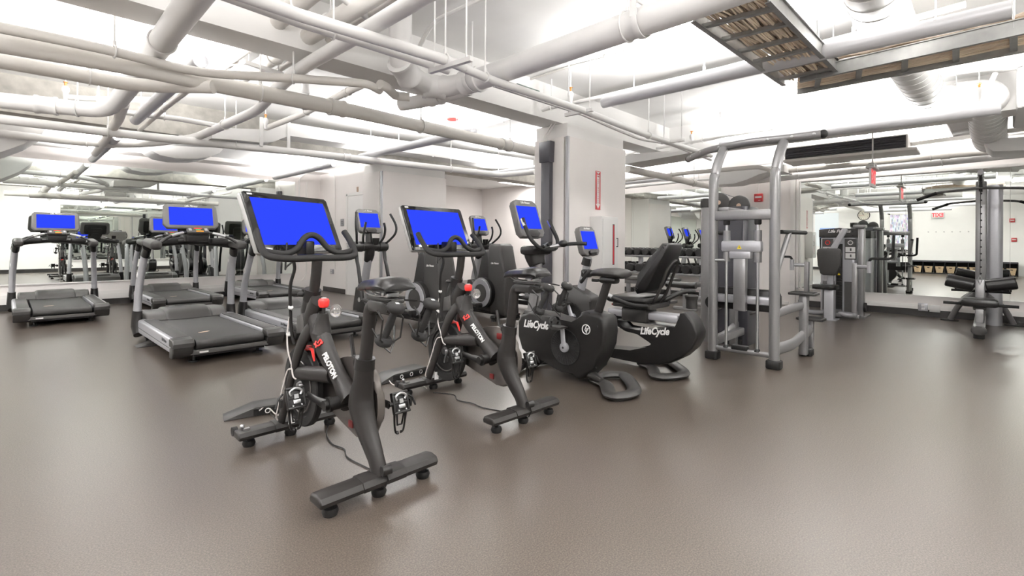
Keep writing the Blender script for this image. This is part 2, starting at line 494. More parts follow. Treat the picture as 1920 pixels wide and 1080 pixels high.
# mirrors: panels, edge, trim, rail, baseboard
def mirror_run(name, parent, ax, const, a0, a1, seams, z0=.40, z1=2.372, sgn=-1):
    """mirror panels along a wall; ax 'x': wall is y=const, run along x; ax 'y': wall is x=const"""
    cuts = [a0] + seams + [a1]
    for i in range(len(cuts) - 1):
        lo, hi = cuts[i] + .0015, cuts[i + 1] - .0015
        b = B()
        if ax == 'x': bb(b, (lo, const, z0), (hi, const + sgn * .006, z1))
        else: bb(b, (const, lo, z0), (const + sgn * .006, hi, z1))
        obj('mirror_panel', b, 'mirror', parent)
    b = B()
    q = .012
    def bar(al, ah, zl, zh, d):
        if ax == 'x': bb(b, (al, const, zl), (ah, const + sgn * d, zh))
        else: bb(b, (const, al, zl), (const + sgn * d, ah, zh))
    bar(a0 - .02, a1 + .02, z0 - .018, z0, .02)
    bar(a0 - .02, a0, z0, z1, q); bar(a1, a1 + .02, z0, z1, q)
    obj('mirror_trim', b, 'trim', parent)
mirror_run('l', wl, 'x', Y1, X0 + .05, 4.36, [-3.4, -1.9, -.4, .62, 2.15, 3.3], z0=.405)
mirror_run('r', wr, 'y', X1, -1.10, 2.46, [-.2, .95], z0=.315, z1=2.19)
mirror_run('r2', wr, 'y', X1, 3.80, 7.4, [4.62, 5.75], z0=.42, z1=2.21)
mirror_run('f', wf, 'x', Y0, 1.3, 8.9, [2.8, 4.4, 6.0, 7.5], z0=.40, z1=2.3, sgn=1)
# boarding below the mirrors
b = B()
bb(b, (X0, Y1 - .03, .10), (4.7, Y1, .19)); bb(b, (X0, Y1 - .018, .19), (4.7, Y1, .24))
struct('trim_5', b, 'trim')
b = B(); bb(b, (X1 - .03, Y0, .105), (X1, 2.42, .155)); bb(b, (X1 - .018, Y0, .155), (X1, 2.42, .175)); struct('trim_6', b, 'trim')
b = B(); bb(b, (X1 - .02, 2.44, .0), (X1, 2.475, 2.42)); bb(b, (X1 - .035, 2.49, 0), (X1, 2.57, 2.42)); bb(b, (X1 - .03, 2.6, 0), (X1, 3.76, .06)); struct('trim_7', b, 'trim')
b = B(); bb(b, (X1 - .02, Y0, 2.2), (X1, 2.44, 2.24)); struct('trim_8', b, 'trim')
b = B(); bb(b, (X0, Y1 - .012, 0), (4.35, Y1, .10)); struct('baseboard_left', b, 'base')
b = B(); bb(b, (X1 - .012, Y0, 0), (X1, 2.44, .105)); bb(b, (X1 - .012, 3.78, 0), (X1, 7.5, .105)); struct('baseboard_right', b, 'base')
b = B(); bb(b, (X0, Y0, 0), (X1, Y0 + .012, .12)); struct('baseboard_front', b, 'base')
b = B(); bb(b, (X0, 2.2, 0), (X0 + .012, Y1, .10)); bb(b, (4.918, 9.57, 0), (4.93, 10.62, .10)); struct('baseboard_back', b, 'base')
# curved trim at mirror-wall ends
b = B(); tube(b, [(4.62, Y1 - .01, 2.4), (4.62, Y1 - .01, .36), (4.5, Y1 - .01, .2), (4.3, Y1 - .01, .17)], .012, 6, rnd=.15); struct('trim_9', b, 'trim')
b = B(); tube(b, [(X1 - .01, 2.42, 2.2), (X1 - .01, 2.42, .33), (X1 - .01, 2.3, .2), (X1 - .01, 2.1, .19)], .012, 6, rnd=.12); struct('trim_10', b, 'trim')
# ================================================================ treadmills
def make_treadmill(label):
    t = thing('treadmill', label, 'treadmill', (0, 0, 0), 0, 'treadmills facing the left mirror wall')
    for s in (-1, 1):
        b = B(); prism(b, [(.06, .105), (.06, .205), (.09, .235), (1.60, .235), (1.66, .20), (1.64, .12), (1.55, .09)], s * .31, s * .465, 'x', bev=.022, seg=3)
        r = obj('side_rail', b, 'silverl', t)
        b = B(); bb(b, (s * .315, .10, .232), (s * .43, 1.45, .241), .004); obj('foot_strip', b, 'gray', r)
        b = B(); bb(b, (s * .4665, .1, .152), (s * .462, 1.6, .158)); obj('groove', b, 'printd', r)
        b = B(); prism(b, [(.10, .238), (-.015, .232), (-.045, .20), (-.045, .165), (.10, .165)], s * .302, s * .47, 'x', bev=.014, seg=3)
        prism(b, [(.10, .162), (-.040, .162), (-.005, .085), (.03, .065), (.10, .065)], s * .306, s * .466, 'x', bev=.012, seg=3)
        obj('rear_cap', b, 'gray', t)
        # boot, upright, corner pad
        b = B(); tube(b, [(s * .455, 1.58, .07), (s * .465, 1.63, .16), (s * .462, 1.62, .33)], [.075, .085, .072], 14, sec=(1, .62), up=(0, 1, 0)); obj('upright_boot', b, 'black', t)
        b = B(); tube(b, [(s * .462, 1.62, .32), (s * .455, 1.59, .55), (s * .44, 1.51, .78), (s * .425, 1.40, 1.0)], [.066, .064, .062, .060], 16, k=5, sec=(1, .55), up=(0, 1, 0))
        u = obj('upright', b, 'silverl', t)
        b = B(); tube(b, [(s * .497, 1.535, .70 + .035 * math.cos(a)) if 0 else (s * .478 , 1.535 + .03 * math.sin(a), .72 + .03 * math.cos(a)) for a in [i * PI / 8 for i in range(16)]], .003, 6, closed=True)
        tube(b, [(s * .480, 1.525, .735), (s * .480, 1.53, .705), (s * .480, 1.548, .705)], .003, 6); tube(b, [(s * .480, 1.55, .73), (s * .480, 1.535, .73), (s * .480, 1.535, .70)], .003, 6)
        obj('emblem', b, 'print', u)
        b = B(); tube(b, [(s * .428, 1.42, .94), (s * .418, 1.37, 1.02)], [.068, .068], 16, sec=(1, .6), up=(0, 1, 0)); obj('upright_collar', b, 'black', t)
        b = B(); box(b, (s * .40, 1.22, 1.06), (.10, .46, .095), RX(4), bev=.035, seg=4); obj('corner_pad', b, 'gray', t)
        # arm grips curving up to the keypad
        b = B(); tube(b, [(s * .36, 1.06, 1.075), (s * .30, 1.09, 1.12), (s * .20, 1.13, 1.165), (s * .09, 1.17, 1.185)], .016, 10, k=5)
        g = obj('arm_grip', b, 'black', t)
        b = B(); tube(b, [(s * .255, 1.107, 1.144), (s * .20, 1.13, 1.165), (s * .14, 1.152, 1.18)], .0172, 10, k=4); obj('pulse_sensor', b, 'steel', g)
        b = B(); bb(b, (s * .16, 1.26, 1.06), (s * .33, 1.40, 1.125), .015); cyl(b, (s * .245, 1.33, 1.12), (s * .245, 1.33, 1.13), .042); obj('cup_tray', b, 'rubber', t)
        # feet and wheels
        b = B(); cyl(b, (s * .27, .13, 0), (s * .27, .13, .012), .045); cyl(b, (s * .27, .13, .01), (s * .27, .13, .11), .014); cyl(b, (s * .27, .13, .05), (s * .27, .13, .09), .026); obj('foot', b, 'rubber', t)
        b = B(); cyl(b, (s * .36, 1.50, .04), (s * .40, 1.50, .04), .04); bb(b, (s * .35, 1.46, .04), (s * .41, 1.54, .12)); obj('wheel', b, 'rubber', t)
    b = B(); pr_ = [(1.60, .212), (.05, .212), (.02, .206), (-.005, .185), (-.01, .16), (0, .135), (.03, .12), (.3, .115), (1.6, .115)]
    prism(b, pr_, -.285, .285, 'x', bev=.004); be = obj('belt', b, 'belt', t)
    b = B(); ell(b, (-.12, .42, .2125), (.06, .022, .0012), 16, RZ(25)); obj('belt_sticker', b, 'tan', be)
    b = B(); bb(b, (-.33, -.01, .085), (.33, .03, .125), .004); fb = obj('rear_crossbar', b, 'mgray', t)
    b = B(); bb(b, (-.26, -.014, .096), (-.19, -.0095, .110)); obj('serial_sticker', b, 'print', fb)
    b = B(); bb(b, (-.30, .03, .06), (.30, 1.6, .11)); obj('deck_frame', b, 'rubber', t)
    # motor hood with raised middle
    b = B()
    ny = [(1.50, .222), (1.54, .26), (1.60, .29), (1.75, .305), (1.95, .295), (2.06, .25), (2.08, .10), (1.5, .10)]
    prism(b, ny, -.40, .40, 'x', bev=.03, seg=3); obj('motor_hood', b, 'mgray', t)
    b = B(); prism(b, [(1.47, .215), (1.52, .275), (1.60, .315), (1.78, .33), (1.98, .31), (1.98, .2), (1.5, .2)], -.22, .24, 'x', bev=.04, seg=4); obj('hood_crown', b, 'gray', t)
    # dash beam
    b = B(); tube(b, [(-.42, 1.40, 1.045), (-.25, 1.44, 1.075), (0, 1.46, 1.095), (.25, 1.44, 1.075), (.42, 1.40, 1.045)], .05, 14, k=6, sec=(.85, 1.25), up=(0, 0, 1)); obj('dash_beam', b, 'black', t)
    b = B(); prism(b, [(-.10, 1.09), (.10, 1.09), (.115, 1.17), (-.115, 1.17)], 1.16, 1.30, 'y', bev=.012); obj('reading_rack', b, 'black', t)
    b = B(); box(b, (0, 1.165, 1.195), (.21, .085, .05), RX(35), bev=.014, seg=3); kp = obj('keypad', b, 'gray', t)
    mt = T(0, 1.165, 1.195) @ RX(35)
    def btn(n, x, y, w_, h_, m):
        b = B(); box(b, (x, y, .026), (w_, h_, .008), bev=.003)
        for v in b.verts: v.co = mt @ v.co
        obj(n, b, m, kp)
    btn('stop_button', 0, .024, .075, .018, 'red'); btn('start_button', 0, .002, .05, .012, 'green'); btn('emergency_button', .01, -.028, .07, .018, 'orange')
    btn('speed_key', -.075, .005, .028, .045, 'silverl'); btn('speed_key', .075, .005, .028, .045, 'silverl')
    # console
    mc = T(0, 1.46, 1.36) @ RX(-14)
    b = B(); prism(b, [(-.235, -.14), (.235, -.14), (.272, -.09), (.262, .12), (.235, .148), (-.235, .148), (-.262, .12), (-.272, -.09)], -.025, .025, 'y', bev=.02, seg=3)
    for v in b.verts: v.co = mc @ v.co
    cn = obj('console', b, 'cgray', t)
    b = B(); slab(b, .425, .205, .004, .004, mc @ T(0, -.0262, .005), .001); sc = obj('screen', b, 'blue', cn)
    text('console_lettering', 'Life Fitness', .028, 'print', cn, mc @ T(0, -.0265, .126) @ FACE_MY, shear=.3, bold=.0012)
    b = B(); slab(b, .40, .22, .03, .03, mc @ T(0, .04, -.01), .012); bk = obj('console_back', b, 'black', t)
    b = B(); slab(b, .24, .19, .03, .03, mc @ T(0, .07, -.07), .012); obj('console_back_pod', b, 'black', t)
    text('back_lettering', 'Life Fitness', .024, 'mgray', bk, mc @ T(0, .088, -.04) @ RZ(180) @ FACE_MY, shear=.3)
    b = B(); tube(b, [(0, 1.47, 1.08), (0, 1.50, 1.25)], [.09, .07], 12, sec=(.5, 1.2), up=(0, 1, 0)); obj('console_neck', b, 'black', t)
    tx = text('rail_lettering', 'Life Fitness', .04, 'printd', t, T(-.4665, .30, .195) @ FACE_MX, shear=.3, bold=.001)
    return t
tm = make_treadmill('treadmill nearest the camera, its full deck in view, beside the small floor ramp')
tm.location = (1.47, 5.06, 0)
for (x, y, lab) in ((0.53, 8.62, 'leftmost treadmill at the left edge, standing alone with its console against the mirror'),
                    (1.98, 8.85, 'treadmill half hidden right behind the nearest treadmill'),
                    (2.57, 5.18, 'treadmill partly hidden behind the front spin bike with the large screen'),
                    (3.42, 8.80, 'farthest right treadmill in the back row near the wall corner')):
    dup(tm, None, (x, y, 0), lab)

# ================================================================ spin bikes
def spin_bike(x, y, label, scr_rot, guardlab):
    t = thing('spin_bike', label, 'exercise bike', (x, y, 0), 0, 'matching spin bikes with big tablets')
    # stabilisers
    for (yy, z, n) in ((-.50, .075, 'rear_stabiliser'), (.45, .068, 'front_stabiliser')):
        b = B()
        sec = [(-.045, -.018), (-.052, .0), (-.04, .020), (0, .027), (.04, .020), (.052, 0), (.045, -.018)]
        prism(b, [(yy + p, z + q) for p, q in sec], -.285, .285, 'x', bev=.010, seg=3)
        st = obj(n, b, 'matte', t)
        b = B(); prism(b, [(yy + p * 1.1, z + .002 + q * 1.12) for p, q in sec], -.10, .11, 'x', bev=.004); obj('stabiliser_sleeve', b, 'matte', st)
        for xx in (-.22, .0, .23):
            b = B(); cyl(b, (xx, yy, 0), (xx, yy, .026), .028); cyl(b, (xx, yy, .02), (xx, yy, .06), .010); lathe(b, [(.030, .006), (.033, .016), (.028, .03)], (xx, yy, 0)); obj('leveling_foot', b, 'rubber', st)
        if yy > 0:
            for xx in (-.275, .275):
                b = B(); cyl(b, (xx - .012, yy + .05, z + .01), (xx + .012, yy + .05, z + .01), .024); obj('transport_wheel', b, 'rubber', st)
            b = B(); ell(b, (-.25, yy + .01, z + .04), (.012, .012, .012)); box(b, (-.235, yy - .01, z + .028), (.03, .02, .01)); obj('sensor_clip', b, 'steel', st)
    # frame: one welded body
    b = B(); up = (1, 0, 0)
    tube(b, [(0, -.51, .075), (0, -.475, .15), (0, -.40, .25), (0, -.345, .36), (0, -.362, .46), (0, -.375, .56)], [.040, .040, .052, .066, .052, .044], 16, k=5, sec=(.85, 1.0), up=up)
    tube(b, [(0, .15, .74), (0, .10, .65), (0, .02, .555), (0, -.06, .49), (0, -.14, .43), (0, -.25, .35)], [.046, .062, .060, .052, .050, .070], 16, k=5, sec=(.72, 1), up=up)
    tube(b, [(0, .10, .79), (0, .16, .70), (0, .17, .60)], [.047, .055, .048], 16, k=4, sec=(.85, 1), up=up)
    for s in (-1, 1):
        tube(b, [(s * .02, .13, .66), (s * .05, .19, .56), (s * .062, .28, .38), (s * .062, .37, .20), (s * .058, .44, .085)], [.042, .036, .030, .029, .034], 12, k=5, sec=(.55, 1), up=up)
    tube(b, [(-.052, .285, .395), (-.04, .20, .405), (-.01, -.08, .44)], [.032, .038, .042], 12, sec=(.75, 1), up=up)
    tube(b, [(0, .06, .63), (0, .055, .69), (0, .045, .735)], [.050, .034, .024], 12, k=3)
    fr = obj('frame', b, 'matte', t, 60)
    # lettering on the down tube (left side)
    d = V((0, -.19, -.155)).normalized()
    upv = V((-1, 0, 0)).cross(d)
    mtx = Matrix(((0, 0, -1, 0), (d.y, -d.z * -1 if 0 else -d.z, 0, 0), (d.z, d.y, 0, 0), (0, 0, 0, 1)))
    mtx = Matrix.Identity(4)
    pu = V((0, d.z, -d.y)); zax = (V((-1, 0, 0)) * .80 + pu * .60).normalized(); xax = d; yax = zax.cross(xax)
    for i in range(3): mtx[i][0], mtx[i][1], mtx[i][2] = xax[i], yax[i], zax[i]
    text('frame_lettering', 'PELOTON', .034, 'print', fr, T(*(V((0, -.085, .475)) + zax * .0435)) @ mtx, .004, bold=.0012)
    # red looped P mark: ring, crossing bars
    c0 = V((0, .030, .568)) + zax * .051; b = B()
    ring = [c0 + xax * (.017 * math.cos(a)) + yax * (.017 * math.sin(a)) for a in [math.radians(200 + i * 28) for i in range(11)]]
    tube(b, ring + [c0 + xax * .002 - yax * .004], .0042, 8)
    tube(b, [c0 + xax * .016 - yax * .022, c0 + xax * .004 - yax * .016, c0 - xax * .010 - yax * .022], .0042, 8)
    tube(b, [c0 + xax * .012 + yax * .022, c0 + xax * .020 + yax * .012], .0042, 8)
    obj('red_mark', b, 'red', fr)
    # posts and clamps
    b = B(); tube(b, [(0, -.375, .54), (0, -.40, .68), (0, -.415, .775), (0, -.43, .805), (0, -.47, .818), (0, -.50, .82)], .0335, 16, k=4, sec=(.8, 1), up=up); sp = obj('seat_post', b, 'matte', t)
    b = B(); tube(b, [(0, -.37, .525), (0, -.378, .575)], [.050, .048], 16, sec=(.9, 1), up=up); cyl(b, (-.03, -.34, .55), (.03, -.34, .55), .018); obj('seat_clamp', b, 'black', t)
    b = B(); tube(b, [(0, -.335, .55), (-.01, -.29, .57), (-.01, -.262, .66)], [.012, .010, .009], 8); obj('clamp_lever', b, 'black', t)
    b = B(); bb(b, (-.028, -.62, .795), (.028, -.44, .845), .01); bb(b, (-.02, -.66, .845), (.02, -.42, .862), .005); obj('seat_slider', b, 'gray', t)
    b = B(); cyl(b, (-.04, -.60, .82), (.04, -.60, .82), .022); obj('slider_knob', b, 'black', t)
    # saddle
    b = B()
    prof = [(-.66, .915, .075, .020), (-.63, .925, .085, .034), (-.57, .922, .084, .040), (-.50, .916, .062, .036), (-.44, .912, .040, .030), (-.38, .905, .030, .026), (-.335, .892, .020, .02)]
    rings = []
    for (yy, zz, hw, hh) in prof:
        rings.append([b.verts.new((math.cos(a) * hw, yy, zz + math.sin(a) * hh * (1 if math.sin(a) < 0 else .75) - (.010 if abs(math.cos(a)) > .8 else 0))) for a in [2 * PI * j / 16 for j in range(16)]])
    for i in range(len(rings) - 1):
        for j in range(16): b.faces.new((rings[i][j], rings[i][(j + 1) % 16], rings[i + 1][(j + 1) % 16], rings[i + 1][j]))
    b.faces.new(rings[0][::-1]); b.faces.new(rings[-1])
    bmesh.ops.subdivide_edges(b, edges=b.edges[:], cuts=1, smooth=0.6, use_grid_fill=True)
    sd = obj('saddle', b, 'vinyl', t, 80)
    b = B()
    for s in (-1, 1): tube(b, [(s * .05, -.62, .895), (s * .022, -.56, .868), (s * .02, -.44, .868), (s * .01, -.38, .888)], .004, 6, k=3)
    box(b, (0, -.58, .875), (.06, .05, .02), bev=.004); obj('saddle_rails', b, 'steel', sd)
    # weight cradle behind the saddle
    b = B()
    for s in (-1, 1):
        cx = s * .085
        tube(b, [(0, -.60, .855), (cx, -.66, .85), (cx, -.71, .845)], .004, 6)
        tube(b, [(cx - .04, -.69, .83), (cx - .045, -.74, .80), (cx - .045, -.72, .72), (cx, -.70, .69), (cx + .045, -.72, .72), (cx + .045, -.74, .80), (cx + .04, -.69, .83)], .004, 6)
        tube(b, [(cx - .05, -.67, .76), (cx - .03, -.70, .70), (cx, -.72, .665), (cx + .03, -.70, .70), (cx + .05, -.67, .76)], .004, 6)
    obj('weight_cradle', b, 'black', t)
    # handlebar post, clamp
    b = B(); tube(b, [(0, .20, .70), (0, .165, .80), (0, .13, .93), (0, .12, 1.0)], .031, 14, sec=(.8, 1), up=up); obj('handlebar_post', b, 'matte', t)
    b = B(); tube(b, [(0, .185, .785), (0, .168, .845)], [.047, .046], 16, sec=(.9, 1), up=up); ell(b, (-.05, .2, .82), (.02, .02, .012)); obj('handlebar_clamp', b, 'black', t)
    b = B(); tube(b, [(0, .215, .66), (0, .235, .73), (0, .20, .80)], [.038, .040, .036], 12, k=3, sec=(.8, 1), up=up); obj('head_tube_shroud', b, 'gray', t)
    b = B(); tube(b, [(-.24, .30, 1.155), (-.247, .24, 1.10), (-.235, .165, 1.03), (-.16, .115, 1.012), (0, .11, 1.012), (.16, .115, 1.012), (.235, .165, 1.03), (.247, .24, 1.10), (.24, .30, 1.155)], .0175, 12, k=6)
    tube(b, [(-.245, .20, 1.05), (-.15, .16, 1.035), (-.085, .17, 1.06), (-.04, .185, 1.115), (.0, .19, 1.132), (.04, .185, 1.115), (.085, .17, 1.06), (.15, .16, 1.035), (.245, .20, 1.05)], .016, 12, k=6)
    hb = obj('handlebar', b, 'foam', t, 80)
    b = B(); bb(b, (-.06, .10, 1.0), (.06, .24, 1.03), .012); bb(b, (-.025, .2, 1.02), (.025, .33, 1.10), .01); obj('screen_mount', b, 'black', t)
    # resistance knob
    b = B(); cyl(b, (0, .042, .73), (0, .04, .765), .009); obj('knob_stem', b, 'rubber', t)
    b = B(); q = []
    n = 40
    for zz, r in ((.762, .020), (.772, .0265), (.796, .0275), (.806, .022), (.808, .012)):
        q.append([b.verts.new((math.cos(2 * PI * j / n) * r * (1 - .09 * (0.5 + .5 * math.cos(2 * PI * j / n * 8))), .04 + math.sin(2 * PI * j / n) * r * (1 - .09 * (0.5 + .5 * math.cos(2 * PI * j / n * 8))), zz)) for j in range(n)])
    for i in range(len(q) - 1):
        for j in range(n): b.faces.new((q[i][j], q[i][(j + 1) % n], q[i + 1][(j + 1) % n], q[i + 1][j]))
    b.faces.new(q[0][::-1]); b.faces.new(q[-1])
    kn = obj('resistance_knob', b, 'red', t)
    b = B(); tube(b, [(.012 * math.cos(a), .04 + .012 * math.sin(a), .8095) for a in [i * PI / 6 for i in range(12)]], .0015, 5, closed=True); obj('knob_ring', b, 'print', kn)
    # flywheel, brake, guard
    b = B(); lathe(b, [(.0, -.012), (.05, -.014), (.06, -.008), (.16, -.008), (.165, -.019), (.207, -.019), (.213, -.013), (.213, .013), (.207, .019), (.165, .019), (.16, .008), (.06, .008), (.05, .014), (0, .014)], (0, .285, .31), (1, 0, 0), 48); fw = obj('flywheel', b, 'rubber', t)
    b = B(); lathe(b, [(.0, -.03), (.022, -.03), (.03, -.014)], (0, .285, .31), (1, 0, 0), 20); obj('flywheel_hub', b, 'steel', fw)
    b = B(); tube(b, [(-.0195, .285 + .14 * math.cos(a), .31 + .14 * math.sin(a)) for a in [i * PI / 20 for i in range(40)]], .004, 6, closed=True); obj('flywheel_ring', b, 'rim', fw)
    b = B(); bb(b, (-.018, .21, .515), (.018, .24, .54), .006); tube(b, [(-.01, .215, .53), (-.01, .15, .53), (-.012, .13, .50), (-.012, .12, .475)], [.009, .009, .007, .004], 8); obj('brake_caliper', b, 'red', t)
    b = B(); prism(b, [(.38, .36), (.30, .42), (.10, .46), (-.10, .525), (-.25, .53), (-.36, .45), (-.395, .34), (-.36, .22), (-.25, .15), (-.12, .17), (.15, .23), (.33, .24)], .055, .092, 'x', bev=.016, k=4, seg=3); gd = obj('drive_guard', b, 'guard', t)
    b = B(); tube(b, [(.0945, -.20 + .15 * math.cos(a), .34 + .15 * math.sin(a)) for a in [i * PI / 20 for i in range(40)]], .005, 6, closed=True); obj('guard_ring', b, 'rim', gd)
    b = B(); bb(b, (.047, -.29, .46), (.056, -.20, .50), .003); obj('red_band', b, 'dimred', gd)
    b = B(); bb(b, (.047, -.17, .185), (.056, -.13, .22), .003); obj('red_band', b, 'dimred', gd)
    text('guard_lettering', 'PELOTON', .06, 'print', gd, T(.0925, .0, .36) @ FACE_PX @ RZ(14))
    # bottle holders of frosted plastic
    b = B(); prism(b, [(.17, .62), (.28, .60), (.27, .70), (.20, .72)], -.045, .02, 'x', bev=.01); obj('bottle_holder', b, 'mgray', t)
    b = B(); ell(b, (0.055, .02, .74), (.03, .03, .035)); obj('bottle_cup', b, 'smoke', t)
    # cranks and pedals
    b = B(); cyl(b, (-.085, -.215, .345), (.11, -.215, .345), .030); cyl(b, (-.10, -.215, .345), (-.085, -.215, .345), .036); obj('bottom_bracket', b, 'black', t)
    for s, e in ((-1, V((-.12, -.055, .36))), (1, V((.125, -.375, .33)))):
        b = B(); o_ = V((s * .105, -.215, .345)); tube(b, [o_, o_ * .5 + e * .5, e], [.021, .014, .015], 10, sec=(1.3, .6), up=(0, 0, 1))
        cyl(b, (s * .095, -.215, .345), (s * .118, -.215, .345), .024); cr = obj('crank', b, 'black', t)
        pc = e + V((s * .06, 0, 0)); b = B()
        mtp = T(*pc) @ RX(68 if s < 0 else 72)
        box(b, (0, 0, 0), (.082, .10, .016), bev=.006)
        for yy in (-.045, .045): box(b, (0, yy, .004), (.088, .012, .026), bev=.004)
        for xx in (-.038, .038): box(b, (xx, 0, .002), (.010, .10, .024), bev=.003)
        cyl(b, (-s * .06, 0, 0), (s * .04, 0, 0), .010)
        for v in b.verts: v.co = mtp @ v.co
        pd = obj('pedal', b, 'black', cr)
        b = B()
        tube(b, [(-.022, .012, .012), (-.028, .03, .016), (0, .042, .018), (.028, .03, .016), (.022, .012, .012)], .006, 8, k=3)
        box(b, (0, -.018, .012), (.035, .018, .012), bev=.003); box(b, (0, .006, .014), (.02, .02, .006)); cyl(b, (-.02, -.035, .01), (-.02, -.035, .016), .004, n=8); cyl(b, (.02, -.035, .01), (.02, -.035, .016), .004, n=8)
        for v in b.verts: v.co = mtp @ v.co
        obj('pedal_cleat', b, 'steel', pd)
        b = B()
        for xx in (-.032, .032): tube(b, [(xx, -.045, -.01), (xx * .9, -.09, -.03), (xx * .65, -.13, -.045), (xx * .2, -.135, -.045)], [.010, .008, .008, .009], 8, k=3, sec=(.6, 1))
        tube(b, [(-.02, -.05, -.01), (-.012, -.10, -.035), (.012, -.10, -.035), (.02, -.05, -.01)], .005, 6)
        for v in b.verts: v.co = mtp @ v.co
        obj('toe_cage', b, 'black', pd)
        b = B(); box(b, (s * .062, -.01, -.012), (.012, .035, .022), RX(25))
        tube(b, [(s * .05, .03, -.01), (s * .075, .01, -.005), (s * .09, -.03, -.012)], .005, 6)
        for v in b.verts: v.co = mtp @ v.co
        obj('pedal_strap', b, 'rubber', pd)
    # tablet
    ms = T(0, .41, 1.195) @ RZ(scr_rot) @ RX(-24)
    b = B(); slab(b, .575, .345, .024, .012, ms, .006); sc = obj('tablet', b, 'glass_blk', t)
    b = B(); prism(b, rrect(.58, .35, .014), -.0, .026, 'y', bev=.006)
    for v in b.verts: v.co = ms @ v.co
    obj('tablet_shell', b, 'galv', sc)
    b = B(); slab(b, .50, .272, .003, .001, ms @ T(0, -.0125, .004), .0005); obj('screen', b, 'blue', sc)
    b = B(); box(b, (-.245, -.0125, .16), (.03, .002, .009)); box(b, (-.245, -.0125, -.158), (.04, .002, .007)); 
    for v in b.verts: v.co = ms @ v.co
    obj('tablet_sticker', b, 'print', sc)
    b = B(); bb(b, (-.05, .01, -.05), (.05, .05, .05), .01)
    for v in b.verts: v.co = ms @ v.co
    obj('tablet_bracket', b, 'black', sc)
    # cables
    b = B(); tube(b, [(-.10, .26, 1.09), (-.115, .24, .96), (-.10, .26, .965), (-.05, .25, 1.01)], .005, 6, k=6)
    tube(b, [(-.075, .24, 1.0), (-.07, .235, .95), (-.085, .25, .86), (-.075, .27, .72), (-.07, .27, .62), (-.06, .26, .55)], .009, 8, k=5); obj('display_cable', b, 'black', t)
    b = B(); tube(b, [(-.075, .262, .74), (-.085, .285, .62), (-.088, .27, .52), (-.075, .25, .43), (-.08, .30, .40), (-.088, .36, .26), (-.085, .43, .12), (-.05, .42, .10)], .0042, 6, k=5)
    tube(b, [(-.075, .25, .43), (-.08, .22, .39), (-.07, .205, .375)], .0042, 6, k=3); obj('sensor_cable', b, 'cablew', t)
    for z in (.745, .60):
        b = B(); cyl(b, (-.08, .26 if z > .7 else .285, z), (-.08, .255 if z > .7 else .28, z + .006), .013, n=10); obj('cable_tie', b, 'print', t)
    b = B(); box(b, (.0, .405, .115), (.035, .002, .055), RZ(0)); 
    for v in b.verts: v.co = v.co + V((-.025, -.03, 0))
    obj('serial_label', b, 'print', t)
    b = B(); cyl(b, (-.02, -.555, .125), (.02, -.56, .125), .020); tube(b, [(0, -.55, .12), (.01, -.56, .08), (0, -.545, .045)], .004, 6); obj('power_socket', b, 'black', t)
    return t
bike1 = spin_bike(1.135, 2.40, 'nearest black spin bike with the largest blue tablet, in the foreground', 20, '')
bike2 = spin_bike(2.225, 2.54, 'second black spin bike, right of and behind the foreground one', 6, '')
bike2.rotation_euler = (0, 0, math.radians(-2))
# hand weights in the cradles
def hand_weight(loc, lab, rot):
    t = thing('hand_weight', lab, 'dumbbell', loc, 0, 'small hand weights in the bike cradles')
    mt = rot
    def go(b):
        for v in b.verts: v.co = mt @ v.co
    b = B(); lathe(b, [(.012, -.075), (.014, -.04), (.016, 0), (.014, .04), (.012, .075)], n=14); go(b); obj('handle', b, 'foam', t)
    for s in (-1, 1):
        b = B(); lathe(b, [(.0, s * .055), (.026, s * .055), (.034, s * .063), (.036, s * .072), (.034, s * .083), (.026, s * .090), (0, s * .092)], n=18); go(b); h = obj('weight_head', b, 'foam', t)
        if s > 0:
            b = B(); box(b, (0, 0, .0925), (.016, .010, .001)); go(b); obj('weight_sticker', b, 'print', h)
    return t
for bx, by, nm in ((1.135, 2.40, 'foreground'), (2.225, 2.54, 'second')):
    for s, sd in ((-1, 'left'), (1, 'right')):
        hand_weight((bx + s * .085, by - .715, .775), 'black foam hand weight in the %s cradle of the %s spin bike' % (sd, nm), RX(22) @ RY(8))

# ================================================================ upright bike
def emblem(b, c, r, th, pl='x', sx=-1):
    tube(b, [(c[0], c[1] + r * math.cos(a), c[2] + r * math.sin(a)) for a in [i * PI / 12 for i in range(24)]], th, 6, closed=True)
    tube(b, [(c[0], c[1] - r * .15 + r * .05, c[2] + r * .85), (c[0], c[1] + r * .3, c[2] - r * .1), (c[0], c[1] + r * .05, c[2] - r * .45), (c[0], c[1] - r * .3, c[2] - r * .2)], th * .9, 6)
    tube(b, [(c[0], c[1] - r * .7, c[2] + r * .35), (c[0], c[1] - r * .2, c[2] + r * .25), (c[0], c[1] - r * .05, c[2] - r * .8)], th * .9, 6)
    tube(b, [(c[0], c[1] - r * .55, c[2]), (c[0], c[1] - r * .15, c[2])], th * .8, 6)

